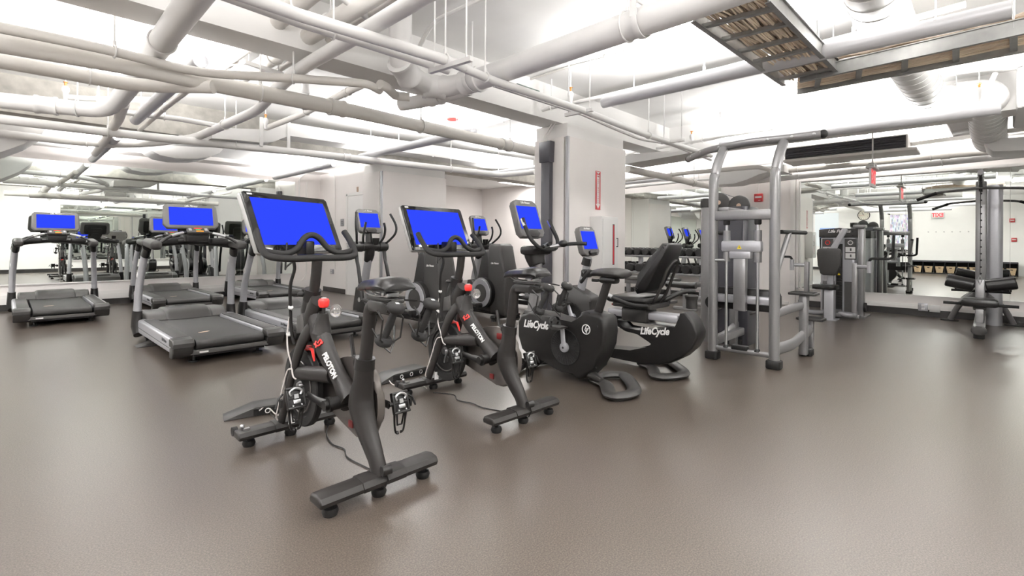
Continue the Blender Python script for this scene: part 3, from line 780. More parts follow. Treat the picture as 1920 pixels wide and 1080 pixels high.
def crank_set(t, x, y, z, ang, s, m_arm='silverl', L=.17, grille=.145):
    if grille and s < 0:
        b = B(); lathe(b, [(grille, 0), (grille, .004), (grille - .006, .006), (grille - .010, .004)], (x + .012, y, z), (-1, 0, 0), 40); g = obj('vent_disc', b, 'rubber', t)
        for r0, r1, n_ in ((.055, .10, 30), (.105, .135, 40)):
            b = B()
            for i in range(n_):
                a = 2 * PI * i / n_
                tube(b, [(x + .007, y + r0 * math.cos(a), z + r0 * math.sin(a)), (x + .007, y + r1 * math.cos(a), z + r1 * math.sin(a))], .0022, 4)
            o = obj('vent_ribs', b, 'black', g); o['kind'] = 'stuff'
    b = B(); lathe(b, [(0, .018), (.026, .018), (.038, .012), (.040, 0), (.040, -.01)], (x, y, z), (s, 0, 0), 24)
    e = V((x + s * .012, y + L * math.sin(ang), z + L * math.cos(ang)))
    tube(b, [(x + s * .008, y, z), e], [.024, .019], 10, sec=(1, .5), up=(0, 1, 0))
    cr = obj('crank', b, m_arm, t)
    b = B(); cyl(b, (x + s * .017, y, z), (x + s * .021, y, z), .009, n=12); obj('crank_bolt', b, 'rubber', cr)
    p = e + V((s * .055, 0, 0)); b = B()
    prism(b, [(-.065, -.005), (-.02, -.022), (.03, -.022), (.07, -.005), (.065, .006), (-.065, .006)], -.05, .05, 'x', bev=.006)
    for v in b.verts: v.co = v.co + p
    pd = obj('pedal', b, 'gray', cr)
    b = B(); tube(b, [(-.048, .03, .0), (-.05, .032, .045), (-.02, .035, .075), (.02, .035, .075), (.05, .032, .045), (.048, .03, 0)], .018, 8, k=3, sec=(.2, 1), up=(0, 0, 1))
    for v in b.verts: v.co = v.co + p
    obj('pedal_strap', b, 'rubber', pd)

def console_bike(t, c, w_, h_, tilt, tw=.86, th=.62, lab='Life Fitness', rz=0):
    mc = T(*c) @ RZ(rz) @ RX(tilt)
    b = B(); prism(b, rrect(w_, h_, .035), -.03, .03, 'y', bev=.016, seg=3)
    for v in b.verts:
        v.co.x *= 1 - .06 * (v.co.z / h_)
        v.co = mc @ v.co
    cn = obj('console', b, 'cgray', t)
    b = B(); slab(b, w_ * tw, h_ * th, .004, .004, mc @ T(0, -.031, h_ * .02), .001); obj('screen', b, 'blue', cn)
    text('console_lettering', lab, w_ * .085, 'print', cn, mc @ T(0, -.0312, h_ * .43) @ FACE_MY, shear=.3, bold=.001)
    b = B(); slab(b, w_ * .45, h_ * .16, .045, .02, mc @ T(0, -.03, -h_ * .43), .01); obj('console_ledge', b, 'black', cn)
    b = B(); slab(b, w_ * .6, h_ * .6, .04, .03, mc @ T(0, .045, -.03), .012); obj('console_back', b, 'black', cn)
    return cn

t = thing('upright_bike', 'black upright exercise bike with white script lettering, right of the second spin bike', 'exercise bike', (3.20, 2.40, 0))
ub = t
XF = -.10                                           # left face of the body
b = B(); pf = [(0.405,0.512),(0.239,0.512),(0.098,0.484),(-0.047,0.446),(-0.099,0.473),(-0.124,0.558),(-0.169,0.575),(-0.31,0.554),(-0.343,0.525),(-0.353,0.424),(-0.34,0.327),(-0.293,0.216),(-0.241,0.138),(-0.182,0.074),(-0.117,0.033),(-0.05,0.048),(0.04,0.09),(0.134,0.112),(0.236,0.116),(0.312,0.107),(0.402,0.133),(0.495,0.177),(0.541,0.286),(0.542,0.41),(0.504,0.475)]
prism(b, pf, -.10, .10, 'x', bev=.028, seg=4); bd = obj('body_shroud', b, 'black', t, 50)
b = B(); prism(b, [(0.54,0.47),(0.384,0.486),(0.178,0.455),(-0.014,0.4),(-0.04,0.429),(0.15,0.493),(0.354,0.526),(0.508,0.511)], -.045, .045, 'x', bev=.012); obj('top_spine', b, 'mgray', t)
text('body_lettering', 'LifeCycle', .086, 'print', bd, T(-.1008, .332, .408) @ FACE_MX @ RZ(2), shear=.35, bold=.003, sx=.85)
b = B(); emblem(b, (-.1015, -.185, .435), .036, .004); obj('round_emblem', b, 'print', bd)
for (yy, zz) in ((-.285, .47), (-.215, .56), (-.31, .32), (-.28, .16), (.40, .42), (.36, .14)):
    b = B(); cyl(b, (-.099, yy, zz), (-.1025, yy, zz), .006, n=10); obj('shroud_screw', b, 'rubber', bd)
crank_set(t, -.113, .015, .27, .08, -1)
crank_set(t, .113, .015, .27, PI + .08, 1, grille=0)
# looped rear foot
def loop_foot(t, pts, z, r, name='rear_base'):
    b = B(); tube(b, [(p[0], p[1], z) for p in pts], r, 12, closed=True, k=5, sec=(.62, 1.25), up=(0, 0, 1)); return obj(name, b, 'gray', t)
loop_foot(t, [(-.245, -.50), (-.05, -.33), (.0, -.20), (.14, -.16), (.27, -.27), (.16, -.41), (-.03, -.56), (-.17, -.575)], .034, .042)
b = B(); tube(b, [(0, -.10, .12), (-.02, -.2, .06), (-.04, -.30, .035)], [.08, .06, .045], 12, k=3, sec=(.6, 1.2), up=(0, 1, 0)); obj('base_neck', b, 'gray', t)
b = B(); tube(b, [(-.27, .42, .035), (0, .50, .04), (.27, .42, .035)], .035, 12, k=5, sec=(.8, 1.3), up=(0, 0, 1)); tube(b, [(0, .48, .04), (0, .40, .12)], [.06, .08], 12); obj('front_base', b, 'black', t)
b = B(); tube(b, [(0, -.215, .53), (0, -.31, .80)], .030, 14, sec=(1.15, .85), up=(0, 1, 0)); obj('seat_post', b, 'matte', t)
b = B()
rings = []
for (yy, zz, hw, hh) in ((-.47, .865, .09, .022), (-.45, .868, .115, .036), (-.38, .872, .12, .040), (-.30, .872, .095, .036), (-.22, .868, .055, .028), (-.165, .855, .028, .018)):
    rings.append([b.verts.new((math.cos(a) * hw, yy, zz + math.sin(a) * hh)) for a in [2 * PI * j / 16 for j in range(16)]])
for i in range(len(rings) - 1):
    for j in range(16): b.faces.new((rings[i][j], rings[i][(j + 1) % 16], rings[i + 1][(j + 1) % 16], rings[i + 1][j]))
b.faces.new(rings[0][::-1]); b.faces.new(rings[-1])
bmesh.ops.subdivide_edges(b, edges=b.edges[:], cuts=1, smooth=0.6, use_grid_fill=True)
sd = obj('saddle', b, 'gray', t, 80)
b = B(); bb(b, (-.04, -.40, .79), (.04, -.25, .84), .02); obj('saddle_clamp', b, 'black', t)
b = B(); tube(b, [(.05, -.28, .82), (.09, -.26, .80)], .009, 8); obj('red_lever', b, 'darkred', t)
b = B(); tube(b, [(0, .46, .44), (0, .42, .72), (0, .40, .95)], [.055, .045, .045], 14, k=4, sec=(1.1, .8), up=(0, 1, 0)); obj('neck', b, 'silver', t)
b = B(); tube(b, [(0, .40, .90), (0, .43, .98), (0, .44, 1.06)], [.07, .09, .10], 14, k=4, sec=(.9, 1.1), up=(0, 1, 0)); bb(b, (-.13, .34, .99), (.13, .5, 1.07), .03); obj('neck_shroud', b, 'black', t)
console_bike(t, (0, .53, 1.30), .30, .34, -20)
b = B(); tube(b, [(-.17, .42, 1.30), (-.175, .38, 1.22), (-.17, .32, 1.12), (-.10, .28, 1.05), (0, .27, 1.04), (.10, .28, 1.05), (.17, .32, 1.12), (.175, .38, 1.22), (.17, .42, 1.30)], .017, 12, k=6)
for s in (-1, 1): tube(b, [(s * .05, .34, 1.05), (s * .10, .20, 1.08), (s * .17, .12, 1.09), (s * .24, .06, 1.09)], .016, 12, k=5)
hb = obj('handlebar', b, 'foam', t, 80)
for s in (-1, 1):
    b = B(); tube(b, [(s * .171, .425, 1.295), (s * .176, .39, 1.235)], .0185, 10); obj('pulse_sensor', b, 'steel', hb)
    b = B(); tube(b, [(s * .05, .30, 1.06), (s * .10, .20, 1.081)], .0185, 10); obj('pulse_sensor', b, 'steel', hb)
b = B(); ell(b, (.10, .20, 1.09), (.04, .045, .03)); obj('grip_hub', b, 'black', hb)

# ================================================================ recumbent bike
t = thing('recumbent_bike', 'black and silver recumbent bike with padded backrest in front of the dumbbell rack', 'exercise bike', (3.95, 2.40, 0))
b = B(); prism(b, [(0.12,0.449),(0.052,0.447),(0.024,0.372),(-0.038,0.322),(-0.218,0.336),(-0.55,0.388),(-0.559,0.468),(-0.568,0.521),(-0.622,0.536),(-0.68,0.473),(-0.725,0.38),(-0.721,0.329),(-0.677,0.245),(-0.588,0.157),(-0.491,0.097),(-0.395,0.071),(-0.246,0.053),(-0.061,0.049),(0.164,0.055),(0.283,0.051),(0.406,0.031),(0.406,0.102),(0.164,0.129),(-0.114,0.148),(-0.27,0.177),(-0.33,0.214),(-0.34,0.247),(-0.29,0.272),(-0.192,0.296),(-0.059,0.306),(0.018,0.339),(0.074,0.386)], -.09, .09, 'x', bev=.02, seg=3); rb = obj('tail_shroud', b, 'black', t, 50)
text('body_lettering', 'LifeCycle', .085, 'print', rb, T(-.0908, -.345, .345) @ FACE_MX @ RZ(6), shear=.35, bold=.003, sx=.85)
b = B(); bb(b, (-.07, -.55, .43), (.07, .14, .50), .02); obj('seat_rail', b, 'silverl', t)
b = B(); bb(b, (-.05, -.55, .395), (.05, .08, .405)); obj('guide_strip', b, 'steel', t)
b = B(); bb(b, (-.095, -.28, .40), (.095, -.02, .53), .025); obj('seat_carriage', b, 'gray', t)
b = B(); prism(b, [(0.606,0.665),(0.54,0.68),(0.456,0.634),(0.331,0.587),(0.312,0.538),(0.342,0.439),(0.311,0.366),(0.31,0.164),(0.358,0.03),(0.75,-0.007),(0.849,0.086),(0.858,0.304),(0.788,0.447)], -.08, .08, 'x', bev=.02, seg=3); obj('front_shroud', b, 'gray', t, 50)
b = B(); prism(b, [(0.38,0.099),(-0.085,0.122),(-0.085,0.045),(0.379,0.027)], -.05, .05, 'x', bev=.01); obj('base_beam', b, 'black', t)
b = B(); bb(b, (-.06, .42, .50), (.06, .52, .58), .01); obj('control_panel', b, 'mgray', t)
b = B()
for i in range(4): bb(b, (-.066, .44 + i * .02, .50 ), (-.06, .452 + i * .02, .56), .001)
obj('panel_buttons', b, 'rubber', t)
crank_set(t, -.095, .52, .37, .35, -1, L=.15, grille=.12)
crank_set(t, .095, .52, .37, PI + .35, 1, L=.15, grille=0)
loop_foot(t, [(-.30, -.48), (-.09, -.33), (-.02, -.20), (.12, -.16), (.27, -.28), (.15, -.42), (-.06, -.60), (-.22, -.58)], .032, .040)
b = B(); tube(b, [(-.25, .88, .03), (0, .92, .035), (.25, .88, .03)], .03, 12, k=4); tube(b, [(0, .90, .04), (0, .75, .12), (0, .6, .2)], [.05, .07, .08], 12); obj('front_base', b, 'black', t)
b = B(); tube(b, [(0, .50, .60), (0, .44, .80), (0, .40, .96)], [.042, .036, .034], 14, k=4, sec=(1.1, .8), up=(0, 1, 0)); obj('neck', b, 'silverl', t)
b = B(); tube(b, [(0, .43, .88), (0, .41, .95)], [.05, .045], 12); obj('neck_collar', b, 'black', t)
console_bike(t, (0, .42, 1.11), .255, .285, -16)
for s in (-1, 1):
    b = B(); tube(b, [(s * .03, .42, .80), (s * .10, .34, .83), (s * .15, .29, .83), (s * .17, .31, .79), (s * .15, .37, .73), (s * .09, .42, .73)], .016, 10, k=5); obj('front_handle', b, 'foam', t, 80)
b = B(); bb(b, (-.05, .38, .76), (.05, .46, .84), .02); obj('handle_hub', b, 'black', t)
# seat
b = B(); bb(b, (-.22, -.33, .575), (.22, .06, .635), .028); obj('seat', b, 'vinyl', t, 60)
b = B(); bb(b, (-.17, -.36, .535), (.17, .02, .575), .012); obj('seat_pan', b, 'gray', t)
b = B(); bpf = [(-.22, .66), (-.30, .70), (-.46, 1.00), (-.50, 1.08), (-.485, 1.10), (-.43, 1.10), (-.33, .97), (-.24, .82), (-.19, .70)]
vs = prism(b, [(p, q) for p, q in bpf], -.19, .19, 'x', bev=.045, seg=4)
for v in b.verts: v.co.x *= 1 - .28 * max(0, (v.co.z - .80)) / .30
br = obj('backrest', b, 'vinyl', t, 60)
b = B()
for s in (-1, 1): tube(b, [(s * .07, -.30, .56), (s * .075, -.37, .66), (s * .075, -.45, .86), (s * .05, -.485, .93), (0, -.495, .95)], .013, 8, k=4)
obj('backrest_frame', b, 'matte', t)
for s in (-1, 1):
    b = B(); tube(b, [(s * .19, -.34, .57), (s * .25, -.22, .575), (s * .26, -.05, .62), (s * .26, .06, .665)], .017, 10, k=5); sh = obj('side_handle', b, 'foam', t, 80)
    b = B(); tube(b, [(s * .26, -.04, .624), (s * .26, .035, .655)], .0185, 10); obj('pulse_sensor', b, 'steel', sh)
b = B(); cyl(b, (.30, -.50, .52), (.30, -.50, .62), .048); lathe(b, [(.052, .60), (.06, .63), (.052, .64)], (.30, -.50, 0)); cp = obj('cup_holder', b, 'gray', t)
b = B(); tube(b, [(.15, -.30, .58), (.27, -.42, .66), (.36, -.50, .665)], .02, 10, k=3); obj('cup_arm', b, 'black', t)
b = B(); tube(b, [(-.10, .02, .545), (-.13, .05, .545)], .008, 6); obj('red_lever', b, 'darkred', t)

# ================================================================ ellipticals
def make_elliptical(label):
    t = thing('elliptical', label, 'elliptical trainer', (0, 0, 0), 0, 'ellipticals in a row behind the bikes')
    # rear drive tower: two shrouds
    b = B(); prism(b, [(-.14, .08), (-.12, .50), (-.06, .96), (-.02, .99), (.06, .985), (.10, .95), (.20, .50), (.26, .20), (.20, .08)], -.11, .11, 'x', bev=.04, seg=4); obj('drive_tower', b, 'black', t, 50)
    b = B(); prism(b, [(-.44, .10), (-.40, .60), (-.32, 1.04), (-.28, 1.075), (-.10, 1.075), (-.06, 1.03), (-.08, .5), (-.10, .08), (-.38, .06)], -.14, .14, 'x', bev=.045, seg=4); rs = obj('rear_shroud', b, 'gray', t, 50)
    text('shroud_lettering', 'Life Fitness', .035, 'print', rs, T(-.1405, -.21, .80) @ FACE_MX, shear=.3, bold=.001)
    for s in (-1, 1):
        b = B(); lathe(b, [(0, .05), (.205, .05), (.222, .035), (.222, -.05)], (s * .17, 0, .37), (s, 0, 0), 40); wh = obj('crank_wheel', b, 'black', t)
        b = B(); lathe(b, [(.130, .0505), (.130, .056), (.200, .056), (.204, .0505)], (s * .17, 0, .37), (s, 0, 0), 40); obj('silver_ring', b, 'silverl', wh)
        b = B(); lathe(b, [(0, .054), (.126, .054), (.128, .05)], (s * .17, 0, .37), (s, 0, 0), 40); obj('wheel_cap', b, 'gray', wh)
        zo = .0 if s < 0 else .14
        b = B(); tube(b, [(s * .25, -.02, .20 + zo), (s * .25, .6, .22 + zo * .6), (s * .25, 1.25, .26)], [.030, .028, .026], 10, sec=(1, .7), up=(0, 0, 1)); la = obj('link_arm', b, 'gray', t)
        b = B(); prism(b, [(.18, .24 + zo), (.24, .215 + zo), (.62, .225 + zo), (.66, .27 + zo), (.63, .275 + zo), (.60, .25 + zo), (.22, .245 + zo)], s * .17, s * .30, 'x', bev=.006); obj('foot_pedal', b, 'black', la)
        b = B(); cyl(b, (s * .20, -.02, .20 + zo), (s * .30, -.02, .20 + zo), .035); obj('crank_pivot', b, 'black', la)
        # swing arm
        b = B(); tube(b, [(s * .25, 1.25, .26), (s * .24, 1.33, .50), (s * .235, 1.40, .72), (s * .235, 1.44, .82), (s * .235, 1.48, 1.0)], [.034, .028, .026, .026, .028], 10, k=5); obj('swing_arm', b, 'black', t)
        b = B(); tube(b, [(s * .20, 1.48, 1.03), (s * .26, 1.40, 1.10), (s * .32, 1.30, 1.22), (s * .33, 1.30, 1.35), (s * .28, 1.38, 1.52)], .017, 10, k=6); obj('moving_handle', b, 'foam', t, 80)
        b = B(); tube(b, [(s * .13, 1.45, 1.06), (s * .17, 1.38, 1.16), (s * .17, 1.34, 1.28), (s * .15, 1.34, 1.38)], .017, 10, k=5); fh = obj('fixed_handle', b, 'foam', t, 80)
        b = B(); tube(b, [(s * .168, 1.342, 1.30), (s * .152, 1.342, 1.375)], .0165, 10); obj('pulse_sensor', b, 'steel', fh)
        b = B(); cyl(b, (s * .24, -.30, 0), (s * .24, -.30, .03), .035); obj('foot', b, 'rubber', t)
    b = B(); bb(b, (-.26, -.34, .03), (.26, -.24, .08), .02); obj('rear_crossbar', b, 'black', t)
    b = B(); bb(b, (-.09, -.3, .06), (.09, 1.55, .14), .02); obj('base_beam', b, 'black', t)
    b = B(); prism(b, [(1.35, .0), (1.34, .10), (1.48, .20), (1.60, .42), (1.72, .40), (1.80, .10), (1.80, 0)], -.11, .11, 'x', bev=.02, seg=3); bt = obj('front_boot', b, 'gray', t)
    b = B(); emblem(b, (-.112, 1.60, .22), .03, .004); obj('round_emblem', b, 'print', bt)
    b = B(); bb(b, (-.28, 1.62, 0), (.28, 1.74, .05), .02); obj('front_crossbar', b, 'black', t)
    b = B(); tube(b, [(0, 1.66, .36), (0, 1.60, .60), (0, 1.52, .86)], [.075, .068, .062], 14, k=4, sec=(1.1, .75), up=(0, 1, 0)); obj('front_column', b, 'silverl', t)
    b = B(); tube(b, [(0, 1.54, .80), (0, 1.50, .90), (0, 1.48, 1.0)], [.06, .075, .07], 14, k=3); obj('column_collar', b, 'black', t)
    b = B(); lathe(b, [(.0, -.29), (.060, -.285), (.076, -.26), (.078, -.14), (.068, -.13), (.068, .13), (.078, .14), (.076, .26), (.060, .285), (0, .29)], (0, 1.48, 1.02), (1, 0, 0), 24); obj('pivot_housing', b, 'black', t)
    b = B(); lathe(b, [(.03, 1.05), (.05, 1.10), (.055, 1.15), (.048, 1.15), (.04, 1.08)], (.05, 1.40, 0), (0, 0, 1), 20); obj('cup_holder', b, 'black', t)
    b = B(); tube(b, [(0, 1.50, 1.05), (0, 1.52, 1.18), (0, 1.54, 1.28)], [.06, .05, .06], 12); obj('console_neck', b, 'black', t)
    console_bike(t, (0, 1.53, 1.40), .37, .37, -20)
    return t
e1 = make_elliptical('elliptical nearest the door, console in full view left of the second bike tablet')
e1.location = (3.83, 5.22, 0)
dup(e1, None, (4.95, 5.22, 0), 'middle elliptical, its console hidden behind the second bike tablet')
dup(e1, None, (6.07, 5.22, 0), 'elliptical whose console shows left of the main column, drive tower hidden behind it')
# ================================================================ chin-up and dip machine
def foot_block(b, x, y, r=.06, h=.075):
    prism(b, rrect(2 * r, 2 * r, r * .45, 4, x, y), 0, h, 'z', bev=.012)
t = thing('chin_dip_machine', 'tall silver assisted chin-up and dip machine with curved top bar, right of the recumbent bike', 'gym machine', (4.72, 1.36, 0))
H_ = 2.06
for (yy, dy) in ((0, 0), (.54, 0)):
    b = B(); tube(b, [(0, yy, .06), (0, yy, 1.55), (.03, yy, 1.75), (.12, yy, 1.90), (.24, yy, H_ - .03)], .043, 16, k=4, sec=(1, 1)); obj('upright', b, 'silver', t)
    b = B(); foot_block(b, 0, yy); obj('foot_block', b, 'rubber', t)
b = B(); tube(b, [(.66, 1.09, 2.05), (.42, .78, 2.07), (.26, .50, H_), (.22, .27, H_ + .005), (.24, 0, H_), (.30, -.28, 2.07)], .036, 14, k=7); tb = obj('pullup_bar', b, 'silver', t)
for p in ((.66, 1.09, 2.05), (.305, -.30, 2.07)):
    b = B(); ell(b, p, (.038, .038, .038)); obj('end_cap', b, 'rubber', tb)
for p in ((.60, 1.02, 2.06), (.47, .86, 2.07), (.30, .60, 2.065), (.205, .12, 2.06), (.22, -.08, 2.06), (.28, -.24, 2.07)):
    b = B(); ell(b, (p[0] - .03, p[1], p[2]), (.012, .014, .014), 8); obj('bar_bolt', b, 'steel', tb)
b = B(); bb(b, (-.035, .0, 1.315), (.045, .54, 1.405), .012); obj('top_crossmember', b, 'silver', t)
b = B(); tube(b, [(.0, .03, .11), (.0, .51, .11)], .025, 12); obj('bottom_crossmember', b, 'silver', t)
b = B(); bb(b, (-.03, .22, .12), (.04, .36, .16), .006); obj('rubber_stop', b, 'rubber', t)
for yy in (.14, .415):
    b = B(); cyl(b, (.0, yy, .12), (.0, yy, 1.33), .013, n=12); gr = obj('guide_rod', b, 'steel', t)
    b = B(); lathe(b, [(.028, .125), (.02, .145), (.014, .15)], (0, yy, 0)); obj('rod_collar', b, 'rubber', gr)
    b = B(); lathe(b, [(.022, 1.27), (.03, 1.28), (.03, 1.315)], (0, yy, 0)); obj('rod_collar', b, 'rubber', gr)
    b = B(); cyl(b, (0, yy, .93), (0, yy, 1.22), .033); obj('bearing_sleeve', b, 'silver', t)
b = B(); bb(b, (-.045, .10, 1.02), (.035, .455, 1.125), .02); bb(b, (-.04, .19, .96), (.03, .38, 1.03), .01); cr = obj('carriage', b, 'silverl', t)
b = B(); prism(b, [(.265, 1.05), (.305, 1.05), (.285, 1.088)], -.0475, -.0455, 'x'); st = obj('warning_sticker', b, 'yellow', cr)
b = B(); prism(b, [(.280, 1.06), (.290, 1.06), (.285, 1.076)], -.049, -.0474, 'x'); obj('warning_mark', b, 'printd', st)
b = B(); cyl(b, (-.02, .42, .94), (-.02, .52, .94), .014); k_ = obj('pull_pin', b, 'steel', t)
b = B(); lathe(b, [(0, .52), (.018, .52), (.02, .535), (.015, .55), (0, .55)], (-.02, 0, .94), (0, 1, 0)); obj('pin_knob', b, 'orange', k_)
b = B(); bb(b, (-.03, .235, .48), (.03, .345, .99), .008); obj('lever_post', b, 'silver', t)
b = B(); bb(b, (.03, .02, .54), (.07, .53, .62), .02); obj('pad_bracket', b, 'silverl', t)
b = B(); prism(b, rrect(.58, .20, .05, 6, .27, .58), .07, .14, 'x', bev=.02); obj('knee_pad', b, 'vinyl', t)
# dip arms
for yy, s in ((0, -1), (.54, 1)):
    b = B(); tube(b, [(.02, yy, .80), (.10, yy + s * .03, 1.0), (.20, yy + s * .06, 1.20)], .022, 10); da = obj('dip_arm', b, 'silver', t)
    b = B(); tube(b, [(.08, yy + s * .03, 1.205), (.22, yy + s * .07, 1.205), (.62, yy + s * .09, 1.205)], .019, 12); obj('dip_grip', b, 'foam', da)
    # steps
    b = B(); tube(b, [(.02, yy, .48), (.45, yy + s * .04, .50), (.72, yy + s * .05, .50)], .034, 12, rnd=.1, sec=(1.2, .7), up=(0, 0, 1))
    tube(b, [(.02, yy, .16), (.40, yy + s * .04, .16), (.75, yy + s * .06, .22), (.98, yy + s * .06, .24)], .04, 12, rnd=.1, sec=(1.35, .7), up=(0, 0, 1)); sf = obj('step_frame', b, 'silver', t)
    b = B(); bb(b, (.66, yy + s * .06 - .035, .02), (.74, yy + s * .06 + .035, .60), .01); bb(b, (.92, yy + s * .06 - .03, .05), (.99, yy + s * .06 + .03, .33), .01); obj('step_post', b, 'silver', sf)
    b = B(); foot_block(b, .80, yy + s * .06, .06, .07); obj('foot_block', b, 'rubber', t)
    for (xx, zz) in ((.70, .615), (.98, .34)):
        b = B(); prism(b, rrect(.20, .24, .03, 4, xx, yy + s * .06), zz - .012, zz + .012, 'z', bev=.005)
        sp = obj('step_plate', b, 'gray', t)
        b = B()
        for i in range(6): bb(b, (xx - .08 + i * .03, yy + s * .06 - .10, zz + .012), (xx - .07 + i * .03, yy + s * .06 + .10, zz + .016))
        obj('tread_ribs', b, 'rubber', sp)
# weight tower
b = B(); prism(b, rrect(.40, .40, .05, 6, .98, .70), .0, 1.50, 'z', bev=.01); tw = obj('weight_tower', b, 'cover', t)
b = B(); prism(b, rrect(.42, .13, .04, 5, .95, .925), .0, 1.50, 'z', bev=.006); obj('tower_side', b, 'silver', t)
b = B(); prism(b, rrect(.44, .15, .05, 6, .95, .925), 1.50, 1.60, 'z', bev=.02); obj('tower_cap', b, 'gray', t)
for (xx, yy, zz) in ((.80, .80, 1.55), (.84, .60, 1.51)):
    b = B(); lathe(b, [(0, -.028), (.09, -.028), (.108, -.018), (.112, 0), (.108, .018), (.09, .028), (0, .028)], (xx, yy, zz), (1, .15, 0), 32); pl = obj('cable_pulley', b, 'gray', t)
    b = B(); lathe(b, [(.0, -.034), (.02, -.034), (.024, -.028)], (xx, yy, zz), (1, .15, 0), 16); obj('pulley_cap', b, 'tan', pl)
b = B(); tube(b, [(.80, .78, 1.66), (.84, .64, 1.60)], .004, 6); tube(b, [(.2, .33, 1.12), (.2, .33, 1.40)], .004, 6); bb(b, (.0, .40, 1.4), (.95, .5, 1.44), .01); obj('cable_run', b, 'silver', t)
b = B(); cyl(b, (.70, .84, .45), (.75, .84, .45), .07, n=24); obj('low_pulley', b, 'rubber', t)
b = B(); bb(b, (.04, .52, .12), (.80, .60, .20), .012); obj('tower_link', b, 'silver', t)

# ================================================================ chest fly machine
t = thing('fly_machine', 'silver seated fly machine with black oval back pad and weight cabinet, by the right mirror', 'gym machine', (8.35, 1.70, 0))
b = B(); bb(b, (-.07, -.09, .0), (.08, .03, .44), .015); bb(b, (-.10, -.13, 0), (.12, .07, .015)); obj('seat_post', b, 'silverl', t)
b = B(); prism(b, rrect(.34, .30, .06, 6, .05, .03), .44, .50, 'z', bev=.02); obj('seat', b, 'vinyl', t)
b = B(); bb(b, (.215, -.03, .30), (.28, .05, .95), .01); bb(b, (.05, -.03, .30), (.28, .05, .36), .01); tube(b, [(.24, .02, .88), (.34, -.02, 1.06), (.62, -.1, 1.32)], .035, 12, sec=(1.3, .7), up=(0, 1, 0)); obj('back_post', b, 'silverl', t)
b = B(); prism(b, [(-.10, 1.035), (.13, 1.035), (.165, 1.01), (.172, .95), (.155, .78), (.125, .66), (.09, .635), (-.06, .635), (-.095, .66), (-.125, .78), (-.142, .95), (-.135, 1.01)], .16, .215, 'x', bev=.02, seg=3)
for v in b.verts: v.co.x -= .02
obj('back_pad', b, 'gray', t)
# cabinet facing the camera side
b = B(); prism(b, rrect(.50, .50, .07, 6, .92, -.01), .03, 1.20, 'z', bev=.01); obj('weight_cabinet', b, 'silverl', t)
b = B(); prism(b, [(-.265, 1.20), (-.265, 1.325), (-.02, 1.35), (.25, 1.325), (.25, 1.20)], .64, 1.18, 'x', bev=.012); cap = obj('cabinet_header', b, 'gray', t)
text('header_lettering', 'Life Fitness', .066, 'print', cap, T(.639, -.02, 1.295) @ FACE_MX, shear=.3, bold=.002)
b = B()
for yy in (-.20, .19):
    for zz in (1.23, 1.29): cyl(b, (.64, yy, zz), (.635, yy, zz), .010, n=10)
obj('header_bolts', b, 'rubber', cap)
b = B(); bb(b, (.662, -.065, .06), (.672, .02, 1.10)); obj('stack_slot', b, 'rubber', t)
b = B()
for i in range(14): bb(b, (.652, -.055, .08 + i * .038), (.662, .012, .105 + i * .038), .002)
o = obj('weight_plates', b, 'black', t)
b = B(); bb(b, (.648, -.058, .58), (.664, .014, .72), .004); ws = obj('stack_head', b, 'rubber', t)
b = B(); prism(b, [(-.04, .62), (-.004, .62), (-.022, .655)], .645, .6475, 'x'); obj('warning_sticker', b, 'yellow', ws)
b = B(); bb(b, (.660, .04, .06), (.672, .20, .52), .002); bb(b, (.660, -.22, .06), (.672, -.09, .52), .002); obj('lower_panel', b, 'mgray', t)
for y0 in (.06, -.24):
    b = B(); bb(b, (.665, y0, .86), (.671, y0 + .15, 1.18)); pc = obj('placard', b, 'mgray', t)
    b = B()
    for z_ in (.88, .975): bb(b, (.662, y0 + .012, z_), (.666, y0 + .138, z_ + .08))
    obj('placard_print', b, 'print', pc)
    b = B(); tube(b, [(.661, y0 + .075 + .03 * math.cos(a), 1.12 + .03 * math.sin(a)) for a in [i * PI / 8 for i in range(16)]], .006, 5, closed=True); obj('placard_ring', b, 'red' if y0 > 0 else 'print', pc)
    b = B()
    for z_ in (.92, 1.015): bb(b, (.6605, y0 + .06, z_ - .02), (.6625, y0 + .08, z_ + .02))
    obj('placard_figure', b, 'printd', pc)
b = B(); bb(b, (.55, -.355, 0), (.68, -.275, 1.34), .02); bb(b, (.5, -.37, 1.34), (.72, -.22, 1.39), .015); bb(b, (.5, -.38, 0), (1.0, -.26, .02)); obj('side_post', b, 'silver', t)
b = B(); lathe(b, [(0, -.015), (.07, -.015), (.07, .015), (0, .015)], (.55, -.372, .16), (0, 1, 0), 24); obj('base_pulley', b, 'rubber', t)
for s in (-1, 1):
    cy = .30 * s - .02
    b = B(); bb(b, (.03, cy - .03, .12), (.10, cy + .03, .83), .008); ar = obj('arm_post', b, 'silver', t)
    b = B(); tube(b, [(.065, cy, .78), (.02, cy + s * .14, .78), (-.01, cy + s * .18, .78)], .026, 10, rnd=.03); cyl(b, (-.01, cy + s * .18, .70), (-.01, cy + s * .18, .86), .030); obj('arm_swivel', b, 'silverl', ar)
    b = B(); tube(b, [(-.01, cy + s * .18, .86), (-.02, cy + s * .20, .90), (-.03, cy + s * .40, .90), (-.03, cy + s * .44, .92), (-.03, cy + s * .45, 1.22)], .017, 10, rnd=.05); obj('handle', b, 'foam', ar)
    b = B(); tube(b, [(.07, cy, .14), (.07, cy, .08), (.2, cy * .6, .06), (.35, cy * .3, .06)], .035, 10, rnd=.08); obj('base_arm', b, 'silverl', t)
b = B(); bb(b, (.0, -.06, .03), (.75, .04, .09), .01); bb(b, (.25, -.35, .02), (.32, .30, .07), .01); obj('base_frame', b, 'silver', t)

